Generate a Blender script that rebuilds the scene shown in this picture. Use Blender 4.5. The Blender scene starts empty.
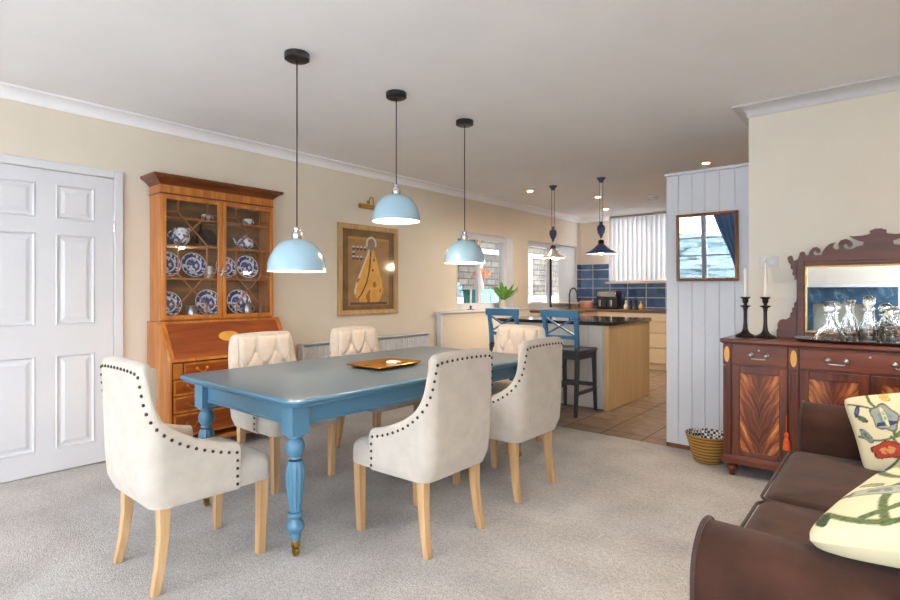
import bpy, math, random
from mathutils import Vector, Matrix, noise as mnoise
R = math.radians
random.seed(7)
sc = bpy.context.scene
COL = sc.collection

# ------------------------------------------------------------------ helpers
def lin(c):
    return tuple(((x / 255) / 12.92 if x / 255 <= .04045 else ((x / 255 + .055) / 1.055) ** 2.4) for x in c)

class MB:
    def __init__(s):
        s.v = []; s.f = []; s.m = []
    def add(s, vs, fs, m=0):
        o = len(s.v); s.v += [tuple(p) for p in vs]
        for f in fs:
            s.f.append(tuple(i + o for i in f)); s.m.append(m)
        return s
    def box(s, a, b, m=0, mat=None):
        x0, y0, z0 = a; x1, y1, z1 = b
        vs = [Vector(p) for p in ((x0,y0,z0),(x1,y0,z0),(x1,y1,z0),(x0,y1,z0),(x0,y0,z1),(x1,y0,z1),(x1,y1,z1),(x0,y1,z1))]
        if mat: vs = [mat @ p for p in vs]
        return s.add(vs, [(0,3,2,1),(4,5,6,7),(0,1,5,4),(1,2,6,5),(2,3,7,6),(3,0,4,7)], m)
    def loft(s, rings, cap0=True, cap1=True, m=0, closed=True):
        n = len(rings[0]); vs = [p for r in rings for p in r]; fs = []
        for k in range(len(rings) - 1):
            for i in range(n if closed else n - 1):
                j = (i + 1) % n
                fs.append((k*n+i, k*n+j, (k+1)*n+j, (k+1)*n+i))
        if cap0: fs.append(tuple(reversed(range(n))))
        if cap1: fs.append(tuple((len(rings)-1)*n+i for i in range(n)))
        return s.add(vs, fs, m)
    def lathe(s, prof, seg=24, mat=None, mod=None, m=0, cap=True):
        rings = []
        for r, z in prof:
            ring = []
            for i in range(seg):
                a = 2*math.pi*i/seg
                rr = r * (mod(a, z) if mod else 1)
                p = Vector((rr*math.cos(a), rr*math.sin(a), z))
                ring.append(mat @ p if mat else p)
            rings.append(ring)
        return s.loft(rings, cap, cap, m)
    def tube(s, pts, r, seg=8, m=0, cap=True, loop=False):
        pts = [Vector(p) for p in pts]; n = len(pts); rings = []; prev = None
        for i, p in enumerate(pts):
            if loop: d = pts[(i+1) % n] - pts[i-1]
            else: d = pts[min(i+1, n-1)] - pts[max(i-1, 0)]
            d.normalize()
            if prev is None:
                u = d.orthogonal().normalized()
            else:
                u = prev - d*prev.dot(d)
                u = u.normalized() if u.length > 1e-6 else d.orthogonal().normalized()
            prev = u; w = d.cross(u)
            rr = r[i] if isinstance(r, (list, tuple)) else r
            rings.append([p + (u*math.cos(2*math.pi*k/seg) + w*math.sin(2*math.pi*k/seg))*rr for k in range(seg)])
        if loop: rings.append(rings[0]); cap = False
        return s.loft(rings, cap, cap, m)
    def bar(s, p, q, w, d, up=(0,0,1), m=0):
        p = Vector(p); q = Vector(q); t = (q-p).normalized(); u = Vector(up)
        a = t.cross(u).normalized(); b = a.cross(t).normalized()
        rings = [[c + a*w/2*i + b*d/2*j for i, j in ((-1,-1),(1,-1),(1,1),(-1,1))] for c in (p, q)]
        return s.loft(rings, m=m)
    def prism(s, poly, f, a, b, m=0):
        # poly in 2D, f(u,v,w) -> point, from w=a to w=b
        n = len(poly)
        vs = [f(u, v, a) for u, v in poly] + [f(u, v, b) for u, v in poly]
        fs = [tuple(reversed(range(n))), tuple(range(n, 2*n))] + [(i, (i+1) % n, n+(i+1) % n, n+i) for i in range(n)]
        return s.add(vs, fs, m)
    def grid(s, nu, nv, f, m=0):
        vs = [f(i/(nu), j/(nv)) for j in range(nv+1) for i in range(nu+1)]
        w = nu+1
        fs = [(j*w+i, j*w+i+1, (j+1)*w+i+1, (j+1)*w+i) for j in range(nv) for i in range(nu)]
        return s.add(vs, fs, m)
    def ball(s, c, r, seg=12, rings=8, sc_=(1,1,1), m=0):
        c = Vector(c)
        prof = [(math.sin(math.pi*k/rings)*r, -math.cos(math.pi*k/rings)*r) for k in range(rings+1)]
        prof[0] = (r*.02, -r); prof[-1] = (r*.02, r)
        mat = Matrix.Translation(c) @ Matrix.Diagonal((sc_[0], sc_[1], sc_[2], 1))
        return s.lathe(prof, seg, mat, m=m)
    def build(s, name, mat, parent=None, bevel=0, smooth=35, label=None, seg=2, subsurf=0, fix=True):
        me = bpy.data.meshes.new(name)
        me.from_pydata([tuple(p) for p in s.v], [], s.f)
        mats = mat if isinstance(mat, (list, tuple)) else [mat]
        for q in mats: me.materials.append(q)
        if len(mats) > 1:
            me.polygons.foreach_set('material_index', s.m)
        if fix:
            import bmesh
            bm = bmesh.new(); bm.from_mesh(me)
            bmesh.ops.recalc_face_normals(bm, faces=bm.faces[:])
            bm.to_mesh(me); bm.free()
        if smooth:
            me.polygons.foreach_set('use_smooth', [True]*len(me.polygons))
            me.set_sharp_from_angle(angle=R(smooth))
        me.update()
        o = bpy.data.objects.new(name, me); COL.objects.link(o)
        if parent: o.parent = parent
        if bevel:
            b = o.modifiers.new('Bevel', 'BEVEL'); b.width = bevel; b.segments = seg; b.limit_method = 'ANGLE'; b.angle_limit = R(40)
        if subsurf:
            b = o.modifiers.new('Sub', 'SUBSURF'); b.levels = subsurf; b.render_levels = subsurf
        if label: o['label'] = label
        return o

def tag(o, label=None, cat=None, group=None, kind=None):
    if label: o['label'] = label
    if cat: o['category'] = cat
    if group: o['group'] = group
    if kind: o['kind'] = kind
    return o
def thing(name, label, cat, loc=(0,0,0), rz=0, group=None):
    o = bpy.data.objects.new(name, None); COL.objects.link(o)
    o.location = loc; o.rotation_euler = (0,0,rz); o.empty_display_size = .1
    return tag(o, label, cat, group)
def struct(o, label=None, cat=None):
    return tag(o, label, cat, None, 'structure')
KIDS = {}
def dup(root, loc, rz=None, label=None):
    def cp(o, par):
        c = o.copy(); COL.objects.link(c)
        if par: c.parent = par
        for ch in [q for q in bpy.data.objects if q.parent == o]:
            cp(ch, c)
        return c
    r = cp(root, None); r.location = loc
    if rz is not None: r.rotation_euler = (0,0,rz)
    if label: r['label'] = label
    return r
def rrect(w, d, r, z, cx=0, cy=0, n=5):
    pts = []
    r = max(min(r, w/2-1e-4, d/2-1e-4), 1e-4)
    for k, (sx, sy) in enumerate(((1,1),(-1,1),(-1,-1),(1,-1))):
        for i in range(n+1):
            a = math.pi/2*k + math.pi/2*i/n
            pts.append(Vector((cx + sx*(w/2-r) + r*math.cos(a), cy + sy*(d/2-r) + r*math.sin(a), z)))
    return pts
def lerp_tab(tab, x):
    if x <= tab[0][0]: return tab[0][1]
    for (a, va), (b, vb) in zip(tab, tab[1:]):
        if x <= b:
            t = (x-a)/(b-a); return va + (vb-va)*t
    return tab[-1][1]
def smooth_tab(tab, x):
    xs = [t[0] for t in tab]
    if x <= xs[0]: return tab[0][1]
    if x >= xs[-1]: return tab[-1][1]
    for i in range(len(tab)-1):
        if x <= tab[i+1][0]:
            p0 = tab[max(i-1,0)]; p1 = tab[i]; p2 = tab[i+1]; p3 = tab[min(i+2,len(tab)-1)]
            t = (x-p1[0])/(p2[0]-p1[0])
            m1 = (p2[1]-p0[1])/(p2[0]-p0[0])*(p2[0]-p1[0]); m2 = (p3[1]-p1[1])/(p3[0]-p1[0])*(p2[0]-p1[0])
            return (2*t**3-3*t*t+1)*p1[1]+(t**3-2*t*t+t)*m1+(-2*t**3+3*t*t)*p2[1]+(t**3-t*t)*m2

# camera model (used to place things along sight lines measured on the photograph)
FPX, CH, YAW, HZ = 529.0, 1.2, R(40), 291.0
def sight(u, v):
    q = u-450
    return (-FPX*math.sin(YAW)+q*math.cos(YAW), FPX*math.cos(YAW)+q*math.sin(YAW), HZ-v)
def onX(u, v, X):
    x, y, w = sight(u, v); t = X/x; return Vector((X, y*t, CH+w*t))
def onY(u, v, Y):
    x, y, w = sight(u, v); t = Y/y; return Vector((x*t, Y, CH+w*t))

# ------------------------------------------------------------------ materials
def newmat(name):
    m = bpy.data.materials.new(name); m.use_nodes = True
    nt = m.node_tree; b = nt.nodes['Principled BSDF']
    return m, nt, b
def node(nt, typ, **kw):
    n = nt.nodes.new(typ)
    for k, v in kw.items(): setattr(n, k, v)
    return n
def coords(nt, scale=(1,1,1), rot=(0,0,0), kind='Object'):
    tc = node(nt, 'ShaderNodeTexCoord'); mp = node(nt, 'ShaderNodeMapping')
    mp.inputs['Scale'].default_value = scale; mp.inputs['Rotation'].default_value = rot
    nt.links.new(tc.outputs[kind], mp.inputs['Vector'])
    return mp.outputs['Vector']
def ramp(nt, fac, stops):
    r = node(nt, 'ShaderNodeValToRGB'); e = r.color_ramp.elements
    while len(e) < len(stops): e.new(.5)
    for el, (p, c) in zip(e, stops):
        el.position = p; el.color = (*lin(c), 1)
    nt.links.new(fac, r.inputs['Fac']); return r.outputs['Color']
def math_(nt, op, a, b=None, c=None):
    n = node(nt, 'ShaderNodeMath', operation=op)
    for i, q in enumerate((a, b, c)):
        if q is None: continue
        if isinstance(q, (int, float)): n.inputs[i].default_value = q
        else: nt.links.new(q, n.inputs[i])
    return n.outputs[0]
def paint(name, c, rough=.5, var=.03, scale=3, bump=0, bscale=200, metallic=0, sheen=0, coat=0, spec=.5):
    m, nt, b = newmat(name)
    vec = coords(nt)
    nz = node(nt, 'ShaderNodeTexNoise'); nz.inputs['Scale'].default_value = scale; nz.inputs['Detail'].default_value = 4
    nt.links.new(vec, nz.inputs['Vector'])
    lo = tuple(max(0, x*(1-var)) for x in c); hi = tuple(min(255, x*(1+var)) for x in c)
    nt.links.new(ramp(nt, nz.outputs['Fac'], [(.3, lo), (.7, hi)]), b.inputs['Base Color'])
    b.inputs['Roughness'].default_value = rough; b.inputs['Metallic'].default_value = metallic
    b.inputs['Specular IOR Level'].default_value = spec
    if sheen:
        b.inputs['Sheen Weight'].default_value = sheen; b.inputs['Sheen Roughness'].default_value = .5
    if coat:
        b.inputs['Coat Weight'].default_value = coat; b.inputs['Coat Roughness'].default_value = .15
    if bump:
        n2 = node(nt, 'ShaderNodeTexNoise'); n2.inputs['Scale'].default_value = bscale; n2.inputs['Detail'].default_value = 3
        nt.links.new(vec, n2.inputs['Vector'])
        bp = node(nt, 'ShaderNodeBump'); bp.inputs['Strength'].default_value = bump; bp.inputs['Distance'].default_value = .01
        nt.links.new(n2.outputs['Fac'], bp.inputs['Height']); nt.links.new(bp.outputs['Normal'], b.inputs['Normal'])
    return m
def wood(name, dark, light, rough=.3, scale=6, axis='z', stretch=12, coat=.3):
    m, nt, b = newmat(name)
    s = {'x': (1,stretch,stretch), 'y': (stretch,1,stretch), 'z': (stretch,stretch,1)}[axis]
    vec = coords(nt, s)
    nz = node(nt, 'ShaderNodeTexNoise'); nz.inputs['Scale'].default_value = scale*.35; nz.inputs['Detail'].default_value = 6
    nz.inputs['Distortion'].default_value = .6
    nt.links.new(vec, nz.inputs['Vector'])
    mid = tuple((a+c)/2 for a, c in zip(dark, light))
    nt.links.new(ramp(nt, nz.outputs['Fac'], [(.3, dark), (.5, mid), (.72, light)]), b.inputs['Base Color'])
    b.inputs['Roughness'].default_value = rough; b.inputs['Coat Weight'].default_value = coat; b.inputs['Coat Roughness'].default_value = .2
    return m
def flame(name):
    # crotch-figured mahogany: feathered streaks mirrored about the panel's own centre line
    m, nt, b = newmat(name)
    tc = node(nt, 'ShaderNodeTexCoord'); sp = node(nt, 'ShaderNodeSeparateXYZ'); nt.links.new(tc.outputs['Object'], sp.inputs[0])
    ax = math_(nt, 'ABSOLUTE', sp.outputs['X'])
    nz = node(nt, 'ShaderNodeTexNoise'); nz.inputs['Scale'].default_value = 6; nz.inputs['Detail'].default_value = 3
    nt.links.new(tc.outputs['Object'], nz.inputs['Vector'])
    curve = math_(nt, 'POWER', ax, .7)
    h = math_(nt, 'SUBTRACT', sp.outputs['Z'], math_(nt, 'MULTIPLY', curve, 1.1))
    h = math_(nt, 'ADD', h, math_(nt, 'MULTIPLY', nz.outputs['Fac'], .16))
    cb = node(nt, 'ShaderNodeCombineXYZ'); nt.links.new(math_(nt, 'MULTIPLY', h, 14), cb.inputs['Z']); nt.links.new(math_(nt, 'MULTIPLY', ax, 5), cb.inputs['X'])
    n2 = node(nt, 'ShaderNodeTexNoise'); n2.inputs['Scale'].default_value = 1.6; n2.inputs['Detail'].default_value = 5
    nt.links.new(cb.outputs[0], n2.inputs['Vector'])
    side = math_(nt, 'MULTIPLY', ax, 1.3)
    f = math_(nt, 'ADD', math_(nt, 'SUBTRACT', n2.outputs['Fac'], .12), side)
    nt.links.new(ramp(nt, f, [(.28, (58,22,10)), (.44, (116,54,24)), (.56, (172,98,42)), (.7, (222,150,76))]), b.inputs['Base Color'])
    b.inputs['Roughness'].default_value = .3; b.inputs['Coat Weight'].default_value = .4
    return m
def glass_thin(name, tint=(255,255,255), gloss=.08, k=.9, rough=.01):
    m, nt, b = newmat(name); nt.nodes.remove(b)
    out = nt.nodes['Material Output']
    t = node(nt, 'ShaderNodeBsdfTransparent'); t.inputs['Color'].default_value = (*lin(tint), 1)
    g = node(nt, 'ShaderNodeBsdfGlossy'); g.inputs['Roughness'].default_value = rough
    lw = node(nt, 'ShaderNodeLayerWeight'); lw.inputs['Blend'].default_value = .5
    mx = node(nt, 'ShaderNodeMixShader')
    nt.links.new(math_(nt, 'MULTIPLY_ADD', math_(nt, 'POWER', lw.outputs['Facing'], 5.0), k, gloss), mx.inputs['Fac'])
    nt.links.new(t.outputs[0], mx.inputs[1]); nt.links.new(g.outputs[0], mx.inputs[2])
    nt.links.new(mx.outputs[0], out.inputs['Surface']); return m
def crystal(name, c=(255,255,255), rough=.0):
    m, nt, b = newmat(name)
    vec = coords(nt)
    vr = node(nt, 'ShaderNodeTexVoronoi'); vr.inputs['Scale'].default_value = 70; nt.links.new(vec, vr.inputs['Vector'])
    bp = node(nt, 'ShaderNodeBump'); bp.inputs['Strength'].default_value = .25; bp.inputs['Distance'].default_value = .004
    nt.links.new(vr.outputs['Distance'], bp.inputs['Height']); nt.links.new(bp.outputs['Normal'], b.inputs['Normal'])
    b.inputs['Base Color'].default_value = (*lin(c), 1); b.inputs['Transmission Weight'].default_value = 1
    b.inputs['Roughness'].default_value = rough; b.inputs['IOR'].default_value = 1.45
    return m
def emit(name, c, s):
    m, nt, b = newmat(name)
    b.inputs['Base Color'].default_value = (*lin(c), 1)
    b.inputs['Emission Color'].default_value = (*lin(c), 1); b.inputs['Emission Strength'].default_value = s
    return m
def vcol(name, rough=.8, sheen=.0, bump=.2, bscale=300):
    m, nt, b = newmat(name)
    a = node(nt, 'ShaderNodeVertexColor'); a.layer_name = 'pattern'
    nt.links.new(a.outputs['Color'], b.inputs['Base Color']); b.inputs['Roughness'].default_value = rough
    n2 = node(nt, 'ShaderNodeTexNoise'); n2.inputs['Scale'].default_value = bscale; nt.links.new(coords(nt), n2.inputs['Vector'])
    bp = node(nt, 'ShaderNodeBump'); bp.inputs['Strength'].default_value = bump; bp.inputs['Distance'].default_value = .004
    nt.links.new(n2.outputs['Fac'], bp.inputs['Height']); nt.links.new(bp.outputs['Normal'], b.inputs['Normal'])
    return m
def colour_verts(o, fn):
    me = o.data; ca = me.color_attributes.new('pattern', 'FLOAT_COLOR', 'POINT')
    for i in range(len(me.vertices)):
        ca.data[i].color = (*lin(fn(i)), 1)

def carpet_mat():
    m, nt, b = newmat('carpet_pile')
    vec = coords(nt)
    n1 = node(nt, 'ShaderNodeTexNoise'); n1.inputs['Scale'].default_value = 150; n1.inputs['Detail'].default_value = 3
    n2 = node(nt, 'ShaderNodeTexNoise'); n2.inputs['Scale'].default_value = 3.2; n2.inputs['Detail'].default_value = 5
    n3 = node(nt, 'ShaderNodeTexNoise'); n3.inputs['Scale'].default_value = 45; n3.inputs['Detail'].default_value = 2
    for n in (n1, n2, n3): nt.links.new(vec, n.inputs['Vector'])
    f = math_(nt, 'ADD', math_(nt, 'MULTIPLY', n1.outputs['Fac'], .55), math_(nt, 'MULTIPLY', n2.outputs['Fac'], .25))
    f = math_(nt, 'ADD', f, math_(nt, 'MULTIPLY', n3.outputs['Fac'], .2))
    nt.links.new(ramp(nt, f, [(.32, (136,129,124)), (.5, (182,178,175)), (.68, (222,219,216))]), b.inputs['Base Color'])
    b.inputs['Roughness'].default_value = .95; b.inputs['Specular IOR Level'].default_value = .1
    b.inputs['Sheen Weight'].default_value = .15
    bp = node(nt, 'ShaderNodeBump'); bp.inputs['Strength'].default_value = .8; bp.inputs['Distance'].default_value = .012
    nt.links.new(f, bp.inputs['Height']); nt.links.new(bp.outputs['Normal'], b.inputs['Normal'])
    return m
def tile_mat(name, w, h, off, c1, c2, grout, gw, rough, axes='xy', bump=.3, stagger=0):
    m, nt, b = newmat(name)
    tc = node(nt, 'ShaderNodeTexCoord'); sp = node(nt, 'ShaderNodeSeparateXYZ'); nt.links.new(tc.outputs['Object'], sp.inputs[0])
    cb = node(nt, 'ShaderNodeCombineXYZ')
    ax = {'x': 'X', 'y': 'Y', 'z': 'Z'}
    nt.links.new(math_(nt, 'ADD', sp.outputs[ax[axes[0]]], off[0]), cb.inputs['X']); nt.links.new(math_(nt, 'ADD', sp.outputs[ax[axes[1]]], off[1]), cb.inputs['Y'])
    br = node(nt, 'ShaderNodeTexBrick'); br.offset = stagger; br.squash = 1
    br.inputs['Scale'].default_value = 1; br.inputs['Brick Width'].default_value = w; br.inputs['Row Height'].default_value = h
    br.inputs['Mortar Size'].default_value = gw; br.inputs['Mortar Smooth'].default_value = .1; br.inputs['Bias'].default_value = 0
    br.inputs['Color1'].default_value = (*lin(c1), 1); br.inputs['Color2'].default_value = (*lin(c2), 1); br.inputs['Mortar'].default_value = (*lin(grout), 1)
    nt.links.new(cb.outputs[0], br.inputs['Vector'])
    nz = node(nt, 'ShaderNodeTexNoise'); nz.inputs['Scale'].default_value = 9; nz.inputs['Detail'].default_value = 4; nt.links.new(tc.outputs['Object'], nz.inputs['Vector'])
    mx = node(nt, 'ShaderNodeMix', data_type='RGBA', blend_type='MULTIPLY'); mx.inputs['Factor'].default_value = 1
    nt.links.new(br.outputs['Color'], mx.inputs['A']); nt.links.new(ramp(nt, nz.outputs['Fac'], [(.3, (205,205,205)), (.7, (255,255,255))]), mx.inputs['B'])
    nt.links.new(mx.outputs['Result'], b.inputs['Base Color'])
    b.inputs['Roughness'].default_value = rough
    bp = node(nt, 'ShaderNodeBump'); bp.inputs['Strength'].default_value = bump; bp.inputs['Distance'].default_value = .003; bp.invert = True
    nt.links.new(br.outputs['Fac'], bp.inputs['Height']); nt.links.new(bp.outputs['Normal'], b.inputs['Normal'])
    return m
def plate_mat(name, rad):
    m, nt, b = newmat(name)
    tc = node(nt, 'ShaderNodeTexCoord'); sp = node(nt, 'ShaderNodeSeparateXYZ'); nt.links.new(tc.outputs['Object'], sp.inputs[0])
    r = math_(nt, 'SQRT', math_(nt, 'ADD', math_(nt, 'MULTIPLY', sp.outputs['X'], sp.outputs['X']), math_(nt, 'MULTIPLY', sp.outputs['Y'], sp.outputs['Y'])))
    r = math_(nt, 'DIVIDE', r, rad)
    nz = node(nt, 'ShaderNodeTexNoise'); nz.inputs['Scale'].default_value = 45; nz.inputs['Detail'].default_value = 2; nt.links.new(tc.outputs['Object'], nz.inputs['Vector'])
    base = ramp(nt, r, [(0, (70,90,160)), (.5, (80,98,165)), (.56, (235,238,245)), (.62, (230,234,242)), (.66, (48,62,130)), (.92, (60,76,145)), (.96, (235,238,245))])
    mx = node(nt, 'ShaderNodeMix', data_type='RGBA'); nt.links.new(base, mx.inputs['A']); mx.inputs['B'].default_value = (*lin((232,236,244)), 1)
    nt.links.new(ramp(nt, nz.outputs['Fac'], [(.54, (0,0,0)), (.6, (255,255,255))]), mx.inputs['Factor'])
    nt.links.new(mx.outputs['Result'], b.inputs['Base Color']); b.inputs['Roughness'].default_value = .15
    return m
def china_mat(name):
    m, nt, b = newmat(name)
    nz = node(nt, 'ShaderNodeTexNoise'); nz.inputs['Scale'].default_value = 38; nz.inputs['Detail'].default_value = 2; nt.links.new(coords(nt), nz.inputs['Vector'])
    nt.links.new(ramp(nt, nz.outputs['Fac'], [(.5, (236,238,242)), (.58, (96,116,178)), (.7, (60,78,150))]), b.inputs['Base Color'])
    b.inputs['Roughness'].default_value = .15; return m

M = {}
M['wall'] = paint('wall_cream', (222,214,202), .8, .012, 2, .05, 300)
M['wallk'] = paint('wall_kitchen', (221,211,195), .8, .012, 2, .05, 300)
M['wallr'] = paint('wall_return', (232,227,217), .8, .012, 2, .05, 300)
M['ceil'] = paint('ceiling_white', (240,240,243), .85, .01, 2)
M['white'] = paint('white_gloss', (213,213,217), .35, .01)
M['whitem'] = paint('white_satin', (226,226,226), .55, .01)
M['panelgrey'] = paint('panel_grey', (205,210,220), .5, .012)
M['carpet'] = carpet_mat()
M['ftile'] = tile_mat('floor_tiles', .345, .345, (1.9+.345*20, -4.75+.345*20), (150,124,104), (168,142,120), (78,66,58), .007, .45)
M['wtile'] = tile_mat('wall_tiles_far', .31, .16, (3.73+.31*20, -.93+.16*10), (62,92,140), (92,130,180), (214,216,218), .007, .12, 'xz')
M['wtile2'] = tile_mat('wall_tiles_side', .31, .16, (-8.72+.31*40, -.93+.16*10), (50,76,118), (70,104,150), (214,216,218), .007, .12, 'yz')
M['blue'] = paint('table_blue', (80,126,154), .42, .02, 4, coat=.05)
M['greyed_top'] = paint('table_top_reflection_grey', (92,110,128), .33, .02, 4)  # table blue greyed in colour to stand in for reflected ceiling and walls
M['stoolblue'] = paint('stool_blue', (62,124,168), .4, .03)
M['charcoal'] = paint('charcoal_paint', (58,64,74), .4, .04)
M['linen'] = paint('linen_cream', (194,185,174), .9, .03, 14, .25, 900, sheen=.2)
M['linen2'] = paint('linen_tufted', (204,192,182), .9, .03, 14, .2, 900, sheen=.2)
M['oak'] = wood('pale_oak', (184,144,100), (214,178,132), .45, 6, 'z', 14, .05)
M['bronze'] = paint('bronze_nail', (74,62,54), .3, .05, metallic=.9)
M['brass'] = paint('brass', (190,150,80), .28, .06, metallic=1)
M['goldtray'] = paint('golden_tray', (206,150,66), .22, .06, metallic=.85)
M['steel'] = paint('polished_steel', (205,205,208), .2, .03, metallic=1)
M['pewter'] = paint('pewter', (170,170,172), .32, .05, metallic=1)
M['shade'] = paint('shade_pale_blue', (164,198,216), .22, .01, coat=.3)
M['shadein'] = paint('shade_inside', (246,236,214), .6, .01)
M['black'] = paint('black_paint', (34,34,38), .4, .05)
M['blackgl'] = paint('black_plastic', (22,22,25), .2, .05)
M['iron'] = paint('cast_iron_brown', (52,44,42), .38, .08, metallic=.6)
M['bulb'] = emit('bulb_glow', (255,226,170), 3)
M['spot'] = emit('downlight_glow', (255,226,180), 14)
M['satinwood'] = wood('bureau_satinwood', (158,88,28), (204,132,56), .3, 6, 'z', 10)
M['mahog_red'] = wood('bureau_mahogany', (122,54,16), (168,84,30), .28, 5, 'y', 9)
M['cornicewood'] = wood('cornice_mahogany', (84,38,16), (124,64,28), .3, 6, 'y', 10)
M['barwood'] = wood('bar_wood', (128,78,44), (168,112,70), .3, 6, 'z', 8)
M['darkint'] = wood('bookcase_inside', (96,62,26), (150,104,48), .5, 5, 'y', 8)
M['inlay'] = wood('inlay_boxwood', (206,142,46), (232,178,84), .3, 8, 'z', 4)
M['mahog'] = wood('sideboard_mahogany', (82,34,17), (128,60,32), .28, 6, 'x', 10, .4)
M['mahogz'] = wood('sideboard_mahogany_upright', (76,31,16), (120,56,30), .28, 6, 'z', 10, .4)
M['flame'] = flame('flame_mahogany')
M['fret'] = wood('mirror_mahogany', (66,26,17), (100,44,27), .42, 6, 'x', 8, .1)
M['mirror'] = paint('mirror_silver', (226,230,230), .015, .0, metallic=1)
M['gilt'] = paint('gilt_slip', (188,150,84), .35, .1, 30, metallic=.8)
M['crystal'] = crystal('cut_crystal')
M['amber'] = crystal('amber_spirit', (226,120,30))
M['candle'] = paint('candle_wax', (244,240,234), .5, .01)
M['velvet'] = paint('brown_velvet', (62,39,31), .95, .18, 9, .1, 300, sheen=.10, spec=.2)
M['velvetd'] = paint('brown_piping', (54,34,30), .8, .05, 7, sheen=.1)
M['basket'] = None
M['granite'] = paint('black_granite', (40,38,40), .08, .35, 60)
M['worktop'] = wood('brown_worktop', (96,74,58), (130,102,80), .3, 6, 'x', 6)
M['unit'] = paint('kitchen_unit_cream', (232,212,180), .5, .01)
M['unitw'] = paint('island_white', (218,214,210), .5, .01)
M['endpanel'] = wood('island_end_panel', (204,170,122), (220,190,144), .5, 5, 'z', 14, 0)
M['pane'] = glass_thin('window_pane', gloss=.04, k=.9)
M['cabpane'] = glass_thin('cabinet_pane', (252,252,252), .04)
M['picpane'] = glass_thin('picture_pane', (253,253,253), .015, .5, .1)
M['refpane'] = glass_thin('reflective_picture_pane', (225,230,235), .25)
M['leaf'] = paint('leaf_green', (98,150,58), .4, .2, 20)
M['pot'] = paint('stone_pot', (196,190,180), .7, .06)
M['plate'] = plate_mat('willow_plate', .098)
M['china'] = china_mat('blue_white_china')
M['pink'] = paint('pinkish_tin', (196,140,118), .4, .03)
M['orange'] = paint('orange_thread', (206,84,30), .7, .1, 60)
M['kblue'] = paint('pendant_slate_blue', (72,84,120), .3, .03, metallic=.2)
M['ksilver'] = paint('pendant_silver', (196,190,186), .25, .03, metallic=.7)
M['cord'] = paint('cord_black', (30,28,28), .6, .05)
M['cordk'] = paint('cord_grey', (120,108,98), .6, .05)
M['framewood'] = wood('frame_limed_oak', (172,134,84), (206,170,118), .5, 7, 'z', 8, 0)
M['framebrown'] = wood('frame_brown', (104,62,34), (148,94,52), .4, 7, 'z', 8, .2)
M['blind'] = None
M['stone'] = tile_mat('garden_stone', .42, .17, (0,0), (92,84,74), (122,112,100), (60,56,50), .02, .9, 'yz', .8, .5)
M['teal'] = paint('teal_paint', (84,150,146), .5, .04)
M['wicker'] = paint('dark_wicker', (50,42,38), .7, .2, 60)
M['flower'] = paint('dried_orange_bloom', (206,126,70), .8, .2, 60)
M['twig'] = paint('twig_brown', (120,92,72), .8, .1)
M['bounce_ground'] = paint('pale_bounce_ground', (222,220,216), .9, .05, 3)  # outdoor ground made pale to bounce daylight up onto the ceiling
M['hedge'] = paint('hedge_leaf', (104,120,124), .9, .35, 14)
M['curtain'] = paint('curtain_blue', (92,128,170), .85, .06, 9)
M['hearthblue'] = None
M['greystone'] = paint('grey_slate', (150,146,136), .6, .06)
M['paper'] = paint('paper_white', (236,236,236), .7, .01)

def blind_mat():
    m, nt, b = newmat('blind_fabric'); out = nt.nodes['Material Output']
    b.inputs['Base Color'].default_value = (*lin((222,224,228)), 1); b.inputs['Roughness'].default_value = .8
    t = node(nt, 'ShaderNodeBsdfTranslucent'); t.inputs['Color'].default_value = (*lin((238,240,244)), 1)
    mx = node(nt, 'ShaderNodeMixShader'); mx.inputs['Fac'].default_value = .065
    nt.links.new(b.outputs[0], mx.inputs[1]); nt.links.new(t.outputs[0], mx.inputs[2]); nt.links.new(mx.outputs[0], out.inputs['Surface'])
    return m
M['blind'] = blind_mat()
def basket_mat():
    m, nt, b = newmat('woven_bowl')
    tc = node(nt, 'ShaderNodeTexCoord')
    wv = node(nt, 'ShaderNodeTexWave', bands_direction='Z'); wv.inputs['Scale'].default_value = 14; wv.inputs['Distortion'].default_value = 1
    nt.links.new(tc.outputs['Object'], wv.inputs['Vector'])
    nt.links.new(ramp(nt, wv.outputs['Fac'], [(0, (112,76,30)), (.6, (168,122,54)), (1, (190,148,74))]), b.inputs['Base Color'])
    b.inputs['Roughness'].default_value = .6; return m
M['basket'] = basket_mat()
def basketin_mat():
    m, nt, b = newmat('woven_bowl_inside')
    vr = node(nt, 'ShaderNodeTexChecker'); vr.inputs['Scale'].default_value = 55; vr.inputs['Color1'].default_value = (*lin((228,226,220)), 1); vr.inputs['Color2'].default_value = (*lin((52,58,84)), 1)
    nt.links.new(coords(nt), vr.inputs['Vector']); nt.links.new(vr.outputs['Color'], b.inputs['Base Color']); b.inputs['Roughness'].default_value = .6
    return m
M['basketin'] = basketin_mat()
def hearth_mat():
    m, nt, b = newmat('hearth_blue_swirl')
    n = node(nt, 'ShaderNodeTexNoise'); n.inputs['Scale'].default_value = 4; n.inputs['Distortion'].default_value = 2.5; n.inputs['Detail'].default_value = 3
    nt.links.new(coords(nt), n.inputs['Vector'])
    nt.links.new(ramp(nt, n.outputs['Fac'], [(.35, (30,58,82)), (.55, (44,78,104)), (.72, (104,138,156))]), b.inputs['Base Color'])
    b.inputs['Roughness'].default_value = .6; return m
M['hearthblue'] = hearth_mat()

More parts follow.
